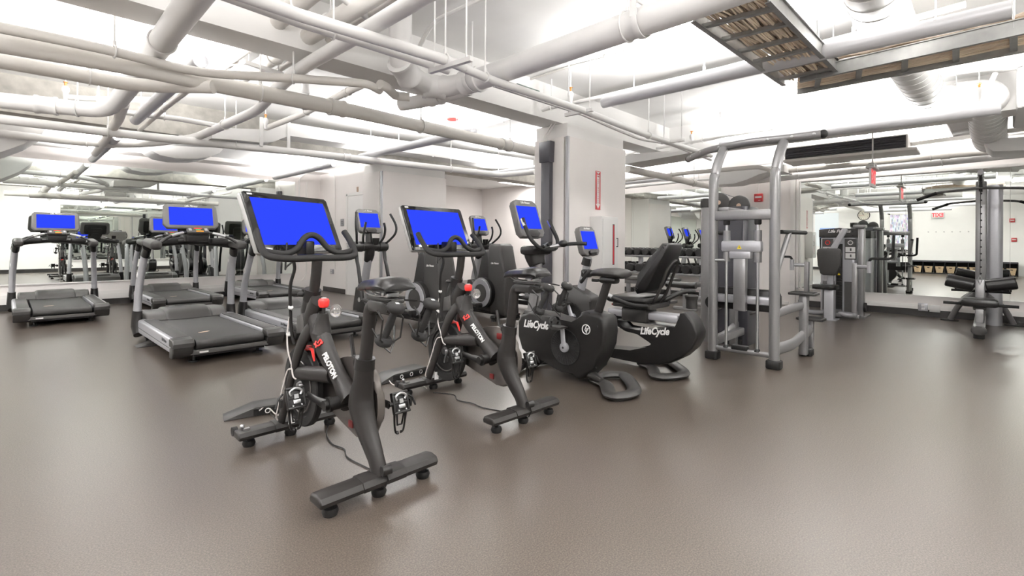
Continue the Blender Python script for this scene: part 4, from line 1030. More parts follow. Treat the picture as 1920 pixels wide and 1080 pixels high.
# ================================================================ pulldown machine
t = thing('pulldown_machine', 'silver lat pulldown and row machine with black roller pads, at right edge before the mirror', 'gym machine', (7.98, .09, 0))
b = B(); prism(b, rrect(1.7, .11, .03, 4, .78, 0), .05, .15, 'z', bev=.015); bs = obj('base_beam', b, 'silver', t)
b = B(); prism(b, rrect(.14, .10, .045, 5, 0, .10), -.10, -.06, 'x', bev=.01); 
for v in b.verts: v.co = V((v.co.x + .0, v.co.y, v.co.z))
obj('end_cap', b, 'gray', bs)
b = B(); bb(b, (-.06, -.05, 0), (.02, .05, .055), .01); obj('rubber_foot', b, 'rubber', bs)
b = B(); bb(b, (.28, -.04, .12), (.38, .04, .33), .01); obj('seat_post', b, 'silver', t)
b = B(); bb(b, (.20, -.17, .345), (.56, .17, .44), .035); obj('seat', b, 'vinyl', t)
b = B(); bb(b, (.28, -.06, .30), (.46, .06, .345), .015); obj('seat_bracket', b, 'gray', t)
b = B(); bb(b, (1.20, -.055, .0), (1.32, .055, 1.96), .015); ml = obj('mast', b, 'silver', t)
b = B()
for i in range(17): cyl(b, (1.199, 0, .35 + i * .09), (1.196, 0, .35 + i * .09), .012, n=8)
obj('mast_holes', b, 'rubber', ml)
b = B(); prism(b, rrect(.16, .17, .05, 6, 1.46, -.13), .0, 1.92, 'z', bev=.01); obj('weight_cover', b, 'silverl', t)
for s in (-1, 1):
    b = B(); tube(b, [(1.30, s * .05, .42), (1.50, s * .22, .26), (1.58, s * .32, .02)], .036, 10, rnd=.1, sec=(1, 1)); obj('stay_leg', b, 'silver', t)
    b = B(); prism(b, rrect(.12, .20, .02, 3, 1.58, s * .33), 0, .012, 'z'); obj('floor_plate', b, 'rubber', t)
    b = B(); lathe(b, [(0, 0), (.07, .0), (.082, .012), (.082, .268), (.07, .28), (0, .28)], (.62, s * .05, .58), (0, s, .22), 28); rp = obj('roller_pad', b, 'vinyl', t)
    b = B(); lathe(b, [(0, .281), (.062, .281), (.064, .278)], (.62, s * .05, .58), (0, s, .22), 24); obj('roller_cap', b, 'gray', rp)
    b = B(); tube(b, [(.42, s * .16, .36), (.42, s * .34, .36)], .018, 10); obj('side_grip', b, 'foam', t)
    b = B(); tube(b, [(.8, s * .04, .50), (.8, s * .28, .50)], .015, 10); obj('foot_peg', b, 'foam', t)
b = B(); bb(b, (.56, -.045, .15), (.66, .045, .66), .01); obj('pad_post', b, 'silver', t)
b = B(); cyl(b, (.62, -.09, .60), (.62, .09, .60), .012); cyl(b, (.62, -.07, .65), (.62, .07, .65), .008); tube(b, [(.55, 0, .60), (.53, .02, .66), (.53, 0, .72), (.53, -.02, .66)], .005, 6, closed=True); obj('pin_and_clip', b, 'steel', t)
b = B(); tube(b, [(1.28, 0, 1.90), (1.0, 0, 1.97), (.62, 0, 2.02)], .040, 10, sec=(1, .8), up=(0, 0, 1)); ta = obj('top_arm', b, 'silver', t)
for xx, zz in ((.66, 1.96), (1.12, 1.86)):
    b = B(); lathe(b, [(0, -.014), (.05, -.014), (.055, -.008), (.045, 0), (.055, .008), (.05, .014), (0, .014)], (xx, 0, zz), (0, 1, 0), 24); obj('top_pulley', b, 'rubber', ta)
    b = B(); cyl(b, (xx, -.035, zz), (xx, .035, zz), .008, n=8); obj('pulley_bolt', b, 'steel', ta)
b = B(); cyl(b, (.62, 0, 1.98), (.62, 0, 1.82), .004, n=6); cyl(b, (.62, 0, .72), (.62, 0, 1.80), .003, n=6); cyl(b, (.62, 0, 1.78), (.62, 0, 1.90), .016, n=10); obj('pull_cable', b, 'rubber', t)
t2 = thing('pulldown_bar', 'long bent dark pulldown bar hanging under the pulley arm at the right edge', 'bar', (8.60, .09, 1.82))
b = B(); tube(b, [(0, .62, -.12), (0, .40, -.03), (0, 0, .0), (0, -.40, -.03), (0, -.62, -.12)], .0175, 10, rnd=.06); br = obj('bar_rod', b, 'mgray', t2)
for s in (-1, 1):
    b = B(); tube(b, [(0, s * .625, -.122), (0, s * .42, -.038)], .0215, 10); obj('bar_grip', b, 'foam', br)

# ================================================================ dumbbell rack, dumbbells, bench
t = thing('dumbbell_rack', 'two tier silver dumbbell rack against the mirror behind the recumbent bike', 'rack', (9.35, 3.95, 0))
for z, x in ((.52, .06), (.86, .18)):
    for dx in (-.11, .11):
        b = B(); bb(b, (x + dx - .025, 0, z - .06 + (.02 if dx > 0 else 0)), (x + dx + .025, 2.9, z - .02 + (.02 if dx > 0 else 0)), .006); obj('shelf_rail', b, 'silver', t)
for yy in (.12, 1.45, 2.78):
    b = B(); bb(b, (.16, yy - .04, .0), (.24, yy + .04, .84), .008); bb(b, (-.16, yy - .045, 0), (.34, yy + .045, .06), .01); bb(b, (-.06, yy - .035, .46), (.3, yy + .035, .51), .005); bb(b, (.06, yy - .035, .79), (.33, yy + .035, .83), .005); obj('rack_leg', b, 'silverl', t)
db = thing('dumbbell', '', 'dumbbell', (0, 0, 0), 0, 'dumbbells on the rack')
b = B(); cyl(b, (-.07, 0, 0), (.07, 0, 0), .014, n=12); obj('handle', b, 'steel', db)
for s in (-1, 1):
    b = B(); lathe(b, [(0, .055), (.066, .055), (.080, .065), (.080, .125), (.070, .138), (0, .138)], (0, 0, 0), (s, 0, 0), 20); obj('dumbbell_head', b, 'rubber', db)
first = True
names = ['first', 'second', 'third', 'fourth', 'fifth', 'sixth', 'seventh', 'eighth', 'ninth', 'tenth', 'eleventh', 'twelfth', 'thirteenth', 'fourteenth', 'fifteenth']
for tier, (z, x, n_, tn) in enumerate(((.575, .06, 14, 'lower'), (.91, .18, 15, 'upper'))):
    for i in range(n_):
        y = 3.95 + .12 + i * (2.68 / (n_ - 1))
        side = 'from the right end' 
        lab = 'black dumbbell, %s %s on the %s shelf of the rack' % (names[i], side, tn)
        if first: o = db; first = False; o['label'] = lab
        else: o = dup(db, None, None, lab)
        sc_ = 1.12 if tier == 0 else 1.0
        o.location = (9.35 + x, y, z + .006); o.scale = (1, sc_, sc_)
t = thing('weight_bench', 'low grey flat weight bench in front of the dumbbell rack', 'bench', (8.4, 4.6, 0))
b = B(); bb(b, (-.14, -.6, .40), (.14, .6, .47), .025); obj('bench_pad', b, 'mgray', t)
b = B(); bb(b, (-.04, -.5, .32), (.04, .5, .40), .01); bb(b, (-.03, -.45, .03), (.03, -.38, .34), .01); bb(b, (-.03, .38, .03), (.03, .45, .34), .01); bb(b, (-.25, -.47, 0), (.25, -.39, .05), .01); bb(b, (-.25, .38, 0), (.25, .46, .05), .01); obj('bench_frame', b, 'silver', t)
t = thing('weight_bench', 'second bench with black roller, nearer the dumbbell rack leg', 'bench', (8.2, 3.6, 0))
b = B(); bb(b, (-.5, -.12, .36), (.4, .12, .42), .025); obj('bench_pad', b, 'gray', t)
b = B(); bb(b, (-.5, -.03, .29), (.4, .03, .36), .01); bb(b, (-.42, -.2, 0), (-.36, .2, .05), .01); bb(b, (-.42, -.03, .03), (-.36, .03, .30)); bb(b, (.3, -.2, 0), (.36, .2, .05), .01); bb(b, (.3, -.03, .03), (.36, .03, .3)); obj('bench_frame', b, 'steel', t)
b = B(); cyl(b, (-.55, -.25, .42), (-.55, .25, .42), .05); obj('roller_pad', b, 'vinyl', t)

# ================================================================ wall fittings
t = thing('fire_cabinet', 'white fire extinguisher cabinet with narrow red-tinted glass, on the main column', 'cabinet', (4.877,3.44,1.412))
b = B(); bb(b, (-.0, -.17, -.68), (.35, 0, 0), .008); obj('cabinet_body', b, 'white', t)
b = B(); bb(b, (.015, -.182, -.66), (.335, -.170, -.03), .004); dr_ = obj('cabinet_door', b, 'white', t)
b = B(); bb(b, (.222, -.1840, -.57), (.246, -.1825, -.10)); obj('glass_strip', b, 'darkred', dr_)
b = B(); bb(b, (.214, -.1833, -.58), (.254, -.1815, -.09)); obj('strip_frame', b, 'printd', dr_)
b = B(); tube(b, [(.30, -.182, -.36), (.30, -.20, -.36), (.30, -.20, -.26), (.30, -.182, -.26)], .005, 6); obj('door_pull', b, 'rubber', dr_)
t = thing('fire_sign', 'tall narrow red and white arrow sign for the fire extinguisher, on the main column', 'sign', (5.038,3.438,1.737))
b = B(); bb(b, (-.052, -.003, -.235), (.052, 0, .235)); bp_ = obj('sign_plate', b, 'darkred', t)
b = B(); bb(b, (-.026, -.0045, -.17), (.026, -.0028, .19)); obj('sign_field', b, 'print', t)
b = B(); prism(b, [(-.044, -.165), (.044, -.165), (0, -.225)], -.0045, -.0028, 'y'); obj('sign_arrow', b, 'print', t)
b = B(); prism(b, [(-.04, .228), (.04, .228), (0, .198)], -.005, -.0028, 'y'); obj('sign_arrow', b, 'print', t)
for i, ch in enumerate('EXTINGUISHER'):
    text('sign_letter', ch, .027, 'darkred', t, T(0, -.0052, .130 - i * .0255) @ FACE_MY, .0004, bold=.0008)
text('sign_letter', 'FIRE', .021, 'darkred', t, T(0, -.0052, .168) @ FACE_MY, .0004, bold=.0008)
t = thing('fire_alarm_pull', 'small red fire alarm pull station on the wall behind the chin-up machine', 'fire alarm', (9.83,3.11,1.955))
b = B(); bb(b, (-.045, -.075, -.075), (0, .075, .075), .01); bd_ = obj('alarm_box', b, 'darkred', t)
b = B(); bb(b, (-.05, -.06, -.005), (-.044, .055, .03), .003); obj('pull_handle', b, 'print', bd_)
b = B(); bb(b, (-.047, -.04, -.055), (-.044, .0, -.045)); obj('label_strip', b, 'print', bd_)
b = B(); tube(b, [(-.02, 0, .075), (-.02, 0, .35), (-.02, .05, .42), (-.02, .25, .46)], .012, 8, rnd=.05); obj('conduit', b, 'trim', t)
def outlet(loc, lab, fx, w_=.115, h_=.115, m='silverl', ax='x', plain=False):
    t = thing('outlet', lab, 'outlet', loc, 0)
    b = B()
    bb(b, (-.035, -w_ / 2, -h_ / 2), (0, w_ / 2, h_ / 2), .004); pl = obj('outlet_box', b, m, t)
    if not plain:
        b = B()
        for z_ in (-.025, .025): bb(b, (-.038, -.02, z_ - .016), (-.0345, .02, z_ + .016), .002)
        obj('socket', b, 'print', pl)
    return t
outlet((9.815,0.733,0.141), 'grey double outlet box low on the right mirror wall', -1)
outlet((9.815,0.597,0.13), 'blank white junction box beside the grey outlet on the right wall', -1, .125, .105, 'white', plain=True)
outlet((4.93,10.178,0.445), 'small outlet on the wall left of the door', -1, .11, .10)
b = B(); tube(b, [(4.915,10.049,0.497), (4.915,10.073,2.495), (4.915,10.174,2.642), (4.915,10.479,2.743)], .010, 8, rnd=.08); tag(obj('wall_conduit', b, 'trim'), 'thin white conduit rising from the outlet left of the door', 'conduit')
b = B(); tube(b, [(4.446,10.78,0.483), (4.447,10.78,2.454), (4.574,10.78,2.583), (4.812,10.78,2.584)], .016, 8, rnd=.1); tag(obj('wall_conduit', b, 'pipew'), 'white conduit bending at the end of the left mirror wall', 'conduit')
t = thing('room_sign', 'small grey lettered sign on the wall left of the door', 'sign', (4.925,9.746,1.494))
b = B(); bb(b, (-.006, -.075, -.075), (0, .075, .075), .002); sgn = obj('sign_plate', b, 'silver', t)
b = B(); bb(b, (-.0075, -.045, .006), (-.006, .05, .022)); obj('sign_lettering', b, 'printd', t)
b = B(); bb(b, (-.0075, -.025, -.028), (-.006, .03, -.014)); obj('sign_lettering', b, 'printd', t)
b = B(); lo_ = (4.925,9.104,2.142); bb(b, (lo_[0] - .012, lo_[1] - .03, lo_[2] - .05), (lo_[0], lo_[1] + .03, lo_[2] + .05), .003); tag(obj('wall_plate', b, 'tan'), 'small tan plate on the wall above the door', 'wall plate')
t = thing('wall_notice', 'small pale paper notice on the far grey wall beside an elliptical console', 'notice', (10.226,10.79,1.579))
b = B(); bb(b, (-.12, -.003, -.08), (.12, 0, .08)); pn = obj('paper_sheet', b, 'paper', t)
b = B(); bb(b, (-.09, -.004, .01), (.09, -.0028, .035)); bb(b, (-.06, -.004, -.03), (.06, -.0028, -.01)); obj('printed_lines', b, 'cover', pn)

# exit sign hanging edge-on
t = thing('exit_sign', 'red-lettered exit sign hanging on a rod before the right mirror', 'exit sign', (8.30, 1.164, 2.02))
b = B(); bb(b, (-.19, -.012, -.14), (.19, .012, .11), .004); hs = obj('sign_panel', b, 'white', t)
b = B(); bb(b, (-.20, -.05, .105), (.20, .05, .14), .01); bb(b, (-.10, -.04, .13), (.10, .04, .19), .02); obj('sign_canopy', b, 'galv', t)
for s in (1, -1):
    m_ = T(0, -.0125, -.01) @ FACE_MY if s > 0 else T(0, .0125, -.01) @ RZ(180) @ FACE_MY
    text('exit_lettering', 'EXIT', .25, 'redlit', hs, m_, .001, bold=.010, sx=.66)
b = B(); cyl(b, (0, 0, .18), (0, 0, ZC - 2.02), .009, n=8); obj('hanger_rod', b, 'trim', t)

# rear wall, seen in the right mirror
t = thing('wall_clock', 'round cream wall clock on the rear wall, seen in the right mirror', 'clock', (X0, 3.74, 2.29))
b = B(); lathe(b, [(.0, .0), (.205, 0), (.215, .02), (.205, .035), (.195, .03), (.19, .02)], (0, 0, 0), (1, 0, 0), 40); obj('clock_case', b, 'gray', t)
b = B(); lathe(b, [(0, .021), (.192, .021), (.192, .018)], (0, 0, 0), (1, 0, 0), 40); fc = obj('clock_face', b, 'cream', t)
for i in range(12):
    a = i * PI / 6
    text('clock_numeral', str(i if i else 12), .042, 'printd', fc, T(.0225, .155 * math.sin(a), .155 * math.cos(a)) @ FACE_PX, .0004, bold=.001)
for n_, a, L, r in (('hour_hand', 40, .09, .006), ('minute_hand', 25, .14, .004)):
    b = B(); a = math.radians(a); tube(b, [(.026, 0, 0), (.026, L * math.sin(a), L * math.cos(a))], r, 6); obj(n_, b, 'printd', fc)
b = B(); a = math.radians(95); tube(b, [(.029, -.03 * math.sin(a), -.03 * math.cos(a)), (.029, .15 * math.sin(a), .15 * math.cos(a))], .003, 6); obj('second_hand', b, 'red', fc)
t = thing('exit_sign', 'red EXIT sign high on the rear wall, reading backwards in the right mirror', 'exit sign', (X0 + .05, 1.43, 2.21))
b = B(); bb(b, (-.04, -.19, -.11), (.01, .19, .11), .008); obj('sign_housing', b, 'white', t)
text('exit_lettering', 'EXIT', .21, 'redlit', t, T(.011, 0, -.0) @ FACE_PX, .001, bold=.007, sx=.78)
t = thing('storage_bench', 'dark topped cubby bench along the rear wall, seen in the right mirror', 'bench', (X0 + .014, -.70, 0))
b = B(); bb(b, (0, 0, .44), (.42, 2.86, .50), .008); obj('bench_top', b, 'cover', t)
b = B(); bb(b, (0.01, 0, 0), (.03, 2.86, .44)); bb(b, (0.03, 0, 0), (.40, 2.86, .04)); obj('bench_back', b, 'rubber', t)
for i in range(10):
    b = B(); bb(b, (.03, i * .3155, .04), (.40, i * .3155 + .018, .44)); obj('divider', b, 'rubber', t)
first = None
for i in range(9):
    y = -.70 + .166 + i * .3155
    lab = 'woven tan basket in the rear bench, %s from the exit side' % names[i]
    if first is None:
        first = thing('basket', lab, 'basket', (X0 + .22, y, .042), 0, 'tan baskets in the storage bench')
        b = B()
        rb_, rt_ = .085, .125
        o_ = [[(sx * r, sy * r * 1.0, z) for sx, sy in ((-1, -1), (1, -1), (1, 1), (-1, 1))] for r, z in ((rb_, 0), (rt_, .24), (rt_ - .012, .24), (rb_ - .010, .012))]
        q = [[b.verts.new(p) for p in r] for r in o_]
        for k in range(3):
            for j in range(4): b.faces.new((q[k][j], q[k][(j + 1) % 4], q[k + 1][(j + 1) % 4], q[k + 1][j]))
        b.faces.new(q[0][::-1]); b.faces.new(q[3])
        obj('basket_body', b, 'wicker', first, 20)
        b = B(); bb(b, (.118, -.035, .17), (.124, .035, .20), .002); obj('basket_handle', b, 'rubber', first)
    else: dup(first, None, (X0 + .22, y, .042), lab)
hk = None
for i in range(8):
    y = .12 + i * .226
    if hk is None:
        hk = thing('coat_hook', '', 'hook', (X0, y, 1.58), 0, 'hooks in a row on the rear wall')
        b = B(); lathe(b, [(0, 0), (.022, 0), (.022, .006), (.008, .01), (.008, .035), (.016, .045), (0, .048)], (0, 0, 0), (1, 0, 0), 14); obj('hook_peg', b, 'galv', hk); o = hk
    else: o = dup(hk, None, (X0, y, 1.58))
    o['label'] = 'small round metal hook on the rear wall, %s from the exit side in the mirror' % names[i]
# rear opening with a bright street picture behind glass
def street():
    m = bpy.data.materials.new('street_view'); m.use_nodes = True; nt = m.node_tree; b_ = nt.nodes['Principled BSDF']
    tc = nt.nodes.new('ShaderNodeTexCoord'); mp = nt.nodes.new('ShaderNodeMapping'); mp.inputs['Scale'].default_value = (9, 9, 3)
    n = nt.nodes.new('ShaderNodeTexVoronoi'); n.inputs['Scale'].default_value = 2.2; n.distance = 'CHEBYCHEV'
    nt.links.new(tc.outputs['Object'], mp.inputs[0]); nt.links.new(mp.outputs[0], n.inputs['Vector'])
    r = nt.nodes.new('ShaderNodeValToRGB'); e = r.color_ramp.elements
    e[0].color = (.28, .24, .42, 1); e[1].color = (.95, .9, 1, 1); e[0].position = .15; e[1].position = .55
    mx = nt.nodes.new('ShaderNodeMix'); mx.data_type = 'RGBA'; mx.inputs[0].default_value = .2
    nt.links.new(n.outputs['Distance'], r.inputs[0]); nt.links.new(r.outputs[0], mx.inputs[6]); nt.links.new(n.outputs['Color'], mx.inputs[7])
    nt.links.new(mx.outputs[2], b_.inputs['Emission Color']); b_.inputs['Emission Strength'].default_value = 1.0; b_.inputs['Base Color'].default_value = (.1, .1, .1, 1)
    return m
M['street'] = street()
b = B(); bb(b, (X0, 2.20, .9), (X0 + .004, 2.88, 2.28)); wn = struct('window_1', b, 'street')
b = B()
for y in (2.17, 2.90): bb(b, (X0, y - .03, .85), (X0 + .04, y + .03, 2.32))
bb(b, (X0, 2.15, 2.27), (X0 + .04, 2.93, 2.33)); bb(b, (X0, 2.15, .84), (X0 + .05, 2.93, .90)); bb(b, (X0, 2.53, .9), (X0 + .03, 2.55, 2.28)); struct('window_frame', b, 'trim', wn)
b = B(); bb(b, (X0, 4.62, 1.0), (X0 + .004, 5.5, 2.42)); w2 = struct('window_2', b, 'whitepx')
b = B(); bb(b, (X0 + .004, 4.75, 1.3), (X0 + .03, 5.3, 1.78), .004); tv = obj('wall_display', b, 'skyblue', w2)
for (x, y, z, lab) in ((X0, -.55, 1.96, 'red fire alarm pull high on the rear wall corner, seen in the right mirror'), (X0, -.60, 1.28, 'red alarm box lower on the rear wall corner, seen in the right mirror')):
    t = thing('fire_alarm_pull', lab, 'fire alarm', (x, y, z)); b = B(); bb(b, (0, -.07, -.07), (.04, .07, .07), .008); q = obj('alarm_box', b, 'darkred', t)
    b = B(); bb(b, (.04, -.05, -.01), (.044, .05, .02)); obj('pull_handle', b, 'print', q)
# ================================================================ floor items
def power_ramp(pts, lab, h=.055):
    """low floor trough for cables: long box with a sloping end. pts: origin, length along x, y depth"""
    x, y, L, D, rz = pts
    t = thing('cable_ramp', lab, 'cable ramp', (x, y, 0), math.radians(rz))
    b = B(); prism(b, [(0, .002), (.17, h), (L - .12, h), (L, .002), (L, 0), (0, 0)], 0, D, 'y', bev=.003); rp = obj('ramp_body', b, 'gray', t)
    b = B(); bb(b, (.16, -.003, .006), (L - .12, .001, h - .010)); sp = obj('socket_strip', b, 'rubber', t)
    for i in range(3):
        xx = .24 + i * .10
        b = B(); tube(b, [(xx + .014 * math.cos(a), -.005, .026 + .014 * math.sin(a)) for a in [k * PI / 6 for k in range(12)]], .003, 6, closed=True); obj('socket_ring', b, 'print', sp)
    return t
power_ramp((0.929,3.334,0.423,0.155,-13.4), 'long low grey cable ramp on the floor left of the foreground spin bike')
power_ramp((1.96, 3.33, .62, .16, 6), 'low dark cable ramp on the floor behind the second spin bike')
power_ramp((.94, 6.22, .40, .18, 0), 'small dark floor ramp beside the nearest treadmill front')
power_ramp((3.05, 6.5, .5, .2, 0), 'low dark cable box on the floor before the elliptical by the door')
def cord(name, pts, r, m, lab, k=5):
    b = B(); tube(b, pts, r, 6, k=k); return tag(obj(name, b, m), lab, 'cable')
cord('floor_cord', [(1.369,2.858,0.005), (1.281,2.711,0.005), (1.234,2.548,0.005), (1.248,2.437,0.005), (1.212,2.328,0.005), (1.224,2.149,0.005), (1.23,2.035,0.01), (1.14, 1.88, .03)], .0035, 'rubber', 'thin black cord on the floor under the foreground spin bike')
cord('floor_cord', [(2.168,2.897,0.005), (2.241,2.754,0.005), (2.186,2.64,0.005), (2.212,2.519,0.005), (2.205,2.404,0.005), (2.247,2.247,0.005), (2.22, 2.06, .03)], .0035, 'rubber', 'thin black cord on the floor under the second spin bike')
cord('power_cord', [(1.113,3.282,0.035), (1.159,3.286,0.05), (1.19,3.238,0.01), (1.189,3.107,0.01), (1.05, 2.86, .03)], .004, 'cablew', 'white cord looping from the cable ramp to the foreground spin bike')
cord('power_cord', [(1.198,3.288,0.03), (1.171,3.249,0.012), (1.165,3.093,0.01), (1.235,3.1,0.01)], .0035, 'rubber', 'black cord tangled beside the cable ramp')
cord('power_cord', [(2.059,3.305,0.03), (2.064,3.238,0.01), (2.164,3.21,0.02), (2.207,3.096,0.01), (2.147,2.946,0.03)], .004, 'cablew', 'white cord from the cable ramp behind the second spin bike')
for (u, lab) in ((0, 'tangle of pale cords on the floor at the foot of the upright bike'),):
    b = B(); rnd_ = random.Random(2)
    for i in range(7):
        p = [(2.86 + rnd_.uniform(-.12, .14), 3.05 + rnd_.uniform(-.14, .14), .008 + rnd_.uniform(0, .05)) for _ in range(5)]
        tube(b, p, .0035, 5, k=5)
    tag(obj('cord_tangle', b, 'cablew'), lab, 'cable', kind='stuff')
# ================================================================ ceiling pipes, ducts, tray
def ztop(p): return ZC2 if p[1] > 7.9 else ZC
def pipe(lab, pts, r, m='pipe', hang=(), rnd=.10, name='pipe', col=(), n=14, cat='pipe'):
    """painted pipe along pts; hang: fractions of the length that get a hanger rod; col: fractions that get a coupling"""
    t = thing(name, lab, cat, (0, 0, 0))
    P = fillet(pts, rnd) if len(pts) > 2 else [V(p) for p in pts]
    b = B(); tube(b, P, r, n); obj('pipe_run', b, m, t)
    L = [0]
    for i in range(1, len(P)): L.append(L[-1] + (P[i] - P[i - 1]).length)
    def at(f):
        d = f * L[-1]
        for i in range(1, len(P)):
            if L[i] >= d:
                k = (d - L[i - 1]) / max(1e-6, L[i] - L[i - 1])
                return P[i - 1].lerp(P[i], k), (P[i] - P[i - 1]).normalized()
        return P[-1], (P[-1] - P[-2]).normalized()
    for f in col:
        p, d = at(f); w_ = max(.05, r * 1.1)
        b = B(); lathe(b, [(r * 1.02, -w_), (r * 1.2, -w_), (r * 1.2, -w_ * .72), (r * 1.1, -w_ * .6), (r * 1.1, w_ * .6), (r * 1.2, w_ * .72), (r * 1.2, w_), (r * 1.02, w_)], p, d, n + 4); obj('coupling', b, m, t)
    for f in hang:
        p, d = at(f); z1 = ztop(p)
        if p.z + r + .02 > z1: continue
        b = B(); cyl(b, (p.x, p.y, p.z + r * .9), (p.x, p.y, z1), .006, n=6)
        N = V((d.y, -d.x, 0)).normalized()
        ring = [p + N * (math.cos(a) * (r + .006)) + V((0, 0, 1)) * (math.sin(a) * (r + .006)) for a in [i * PI / 9 for i in range(18)]]
        tube(b, ring, .006, 6, closed=True)
        cyl(b, (p.x, p.y, p.z + r), (p.x, p.y, p.z + r + .035), .012, n=8)
        obj('hanger_rod', b, 'pipew', t)
    return t
pipe('thick beige pipe running from the upper left edge to the main column', [(-0.026,4.159,2.25),(0.539,4.076,2.25),(1.071,4.099,2.25),(2.03,4.048,2.25),(4.67,4.141,2.25)], .061, hang=(.30, .62, .9), col=(.43, .88), rnd=.2)
pipe('thin beige pipe riding above the thick beige pipe at upper left, bending level', [(-0.025,3.967,2.28),(0.432,3.924,2.28),(0.932,4.024,2.28),(1.364,3.695,2.28),(1.888,3.346,2.28),(2.038,3.433,2.28)], .031, hang=(.22, .7), rnd=.25)
pipe('medium beige pipe crossing below the thick one at the left edge', [(-0.027,4.422,2.21),(0.241,4.416,2.21),(0.585,4.418,2.21),(0.726,4.337,2.21),(1.044,4.033,2.21)], .047, hang=(.35,), rnd=.2)
pipe('fat white pipe bending at upper left and running overhead toward the camera', [(-0.039,6.571,2.385),(0.362,6.457,2.385),(0.66,6.335,2.385),(0.726,5.932,2.385),(0.688,2.467,2.385)], .074, 'pipew', hang=(.12, .7), col=(.07,), rnd=.22)
pipe('long white pipe running below the fat white pipe to the far corner', [(-0.041,7.088,2.3),(0.783,7.073,2.3),(1.429,6.963,2.3),(3.326,6.624,2.3),(6.173,6.272,2.3),(6.275,5.561,2.3)], .048, 'pipew', hang=(.12, .3, .75), rnd=.1, col=(.5,))
pipe('white pipe with a long curved offset at left that climbs toward the upper centre', [(-0.049,8.52,2.37),(0.675,8.526,2.37),(1.02,8.357,2.37),(1.329,7.916,2.37),(1.635,7.048,2.37),(1.709,5.127,2.37),(1.594,4.4,2.37),(1.508,3.676,2.37),(1.509,3.015,2.37),(1.499,1.669,2.37)], .047, 'pipew', hang=(.1, .45), col=(.13, .28), rnd=.25)
pipe('beige pipe with a hubbed elbow running overhead at the top left', [(1.32,5.45,2.62),(1.295,4.624,2.62),(1.313,3.565,2.62),(1.303,2.371,2.62)], .055, hang=(), col=(.28, .72), rnd=.02)
pipe('pale pipe beside the top left elbow pipe, a wire lying on it', [(1.477,5.034,2.58),(1.509,3.929,2.58),(1.534,3.298,2.58),(1.551,2.012,2.58)], .060, hang=(.3, .6), rnd=.02)
pipe('thin pipe between two thick overhead pipes at the top', [(1.672,4.617,2.6),(1.668,3.963,2.6),(1.673,3.344,2.6),(1.676,2.035,2.6)], .022, hang=(.4,), rnd=.02)
pipe('upper of two parallel white pipes slanting from top left to the top centre strut', [(0.459,2.567,2.28),(1.063,2.595,2.28),(2.007,2.541,2.28),(2.155,2.555,2.28)], .034, 'pipew', hang=(.9,), rnd=.02)
pipe('lower of two parallel white pipes slanting to the top centre', [(0.472,2.638,2.28),(1.105,2.696,2.28),(1.552,2.69,2.28),(2.133,2.699,2.28)], .022, 'pipew', rnd=.02, hang=(.5,))
pipe('white pipe pair upper run passing the main column toward the chin-up bar', [(2.168,2.57,2.28),(2.494,2.612,2.28),(3.566,2.614,2.28),(4.772,2.699,2.28),(6.625,2.706,2.28)], .030, 'pipew', hang=(.05, .62), rnd=.02)
pipe('sagging thin conduit under the white pipe right of the main column', [(2.649,2.774,2.32),(3.794,2.78,2.32),(4.441,2.874,2.32),(5.241,2.963,2.32),(5.614,2.834,2.32),(7.201,2.941,2.32)], .018, 'pipew', rnd=.2, n=8, name='conduit', cat='conduit')
pipe('green marked pipe slanting up behind the centre elbows', [(2.353,6.726,2.56),(2.378,5.685,2.56),(2.332,4.652,2.56),(2.305,3.813,2.56)], .034, 'pipe', hang=(.4,), col=(.55, .75), rnd=.02)
# big insulated elbow line
pts = [(2.053,3.188,2.4),(2.259,3.398,2.4),(2.462,3.402,2.4),(2.607,3.227,2.4),(2.633,2.924,2.4),(2.616,2.097,2.4),(2.603,1.487,2.4),(2.584,0.515,2.4)]
pts = [(2.06, 3.18, ZC), (2.06, 3.18, 2.40)] + list(pts[2:])
pipe('fat white drain pipe with a big elbow dropping from the ceiling at top centre', pts, .085, 'pipew', hang=(.32, .72), col=(.13, .24, .34), rnd=.14, n=20)
pts = [(2.532,3.892,2.36),(2.599,3.67,2.36),(2.63,3.4,2.36),(2.643,3.064,2.36)]
pipe('capped branch pipe tucked under the big centre elbow', pts, .06, 'pipew', col=(.5,), rnd=.05)
pts = [(1.988,3.349,2.3),(2.067,3.379,2.3),(2.24,3.522,2.3),(2.335,3.463,2.3)]
pipe('short offset joining the thin pipe to the elbow cluster', pts, .036, 'pipe', rnd=.03)
pts = [(2.433,3.636,2.62),(2.404,3.537,2.62),(2.536,3.584,2.62),(2.71,3.745,2.62)]
pipe('small curled drain trap behind the big centre elbow', pts, .03, 'pipew', col=(.6,), rnd=.04)
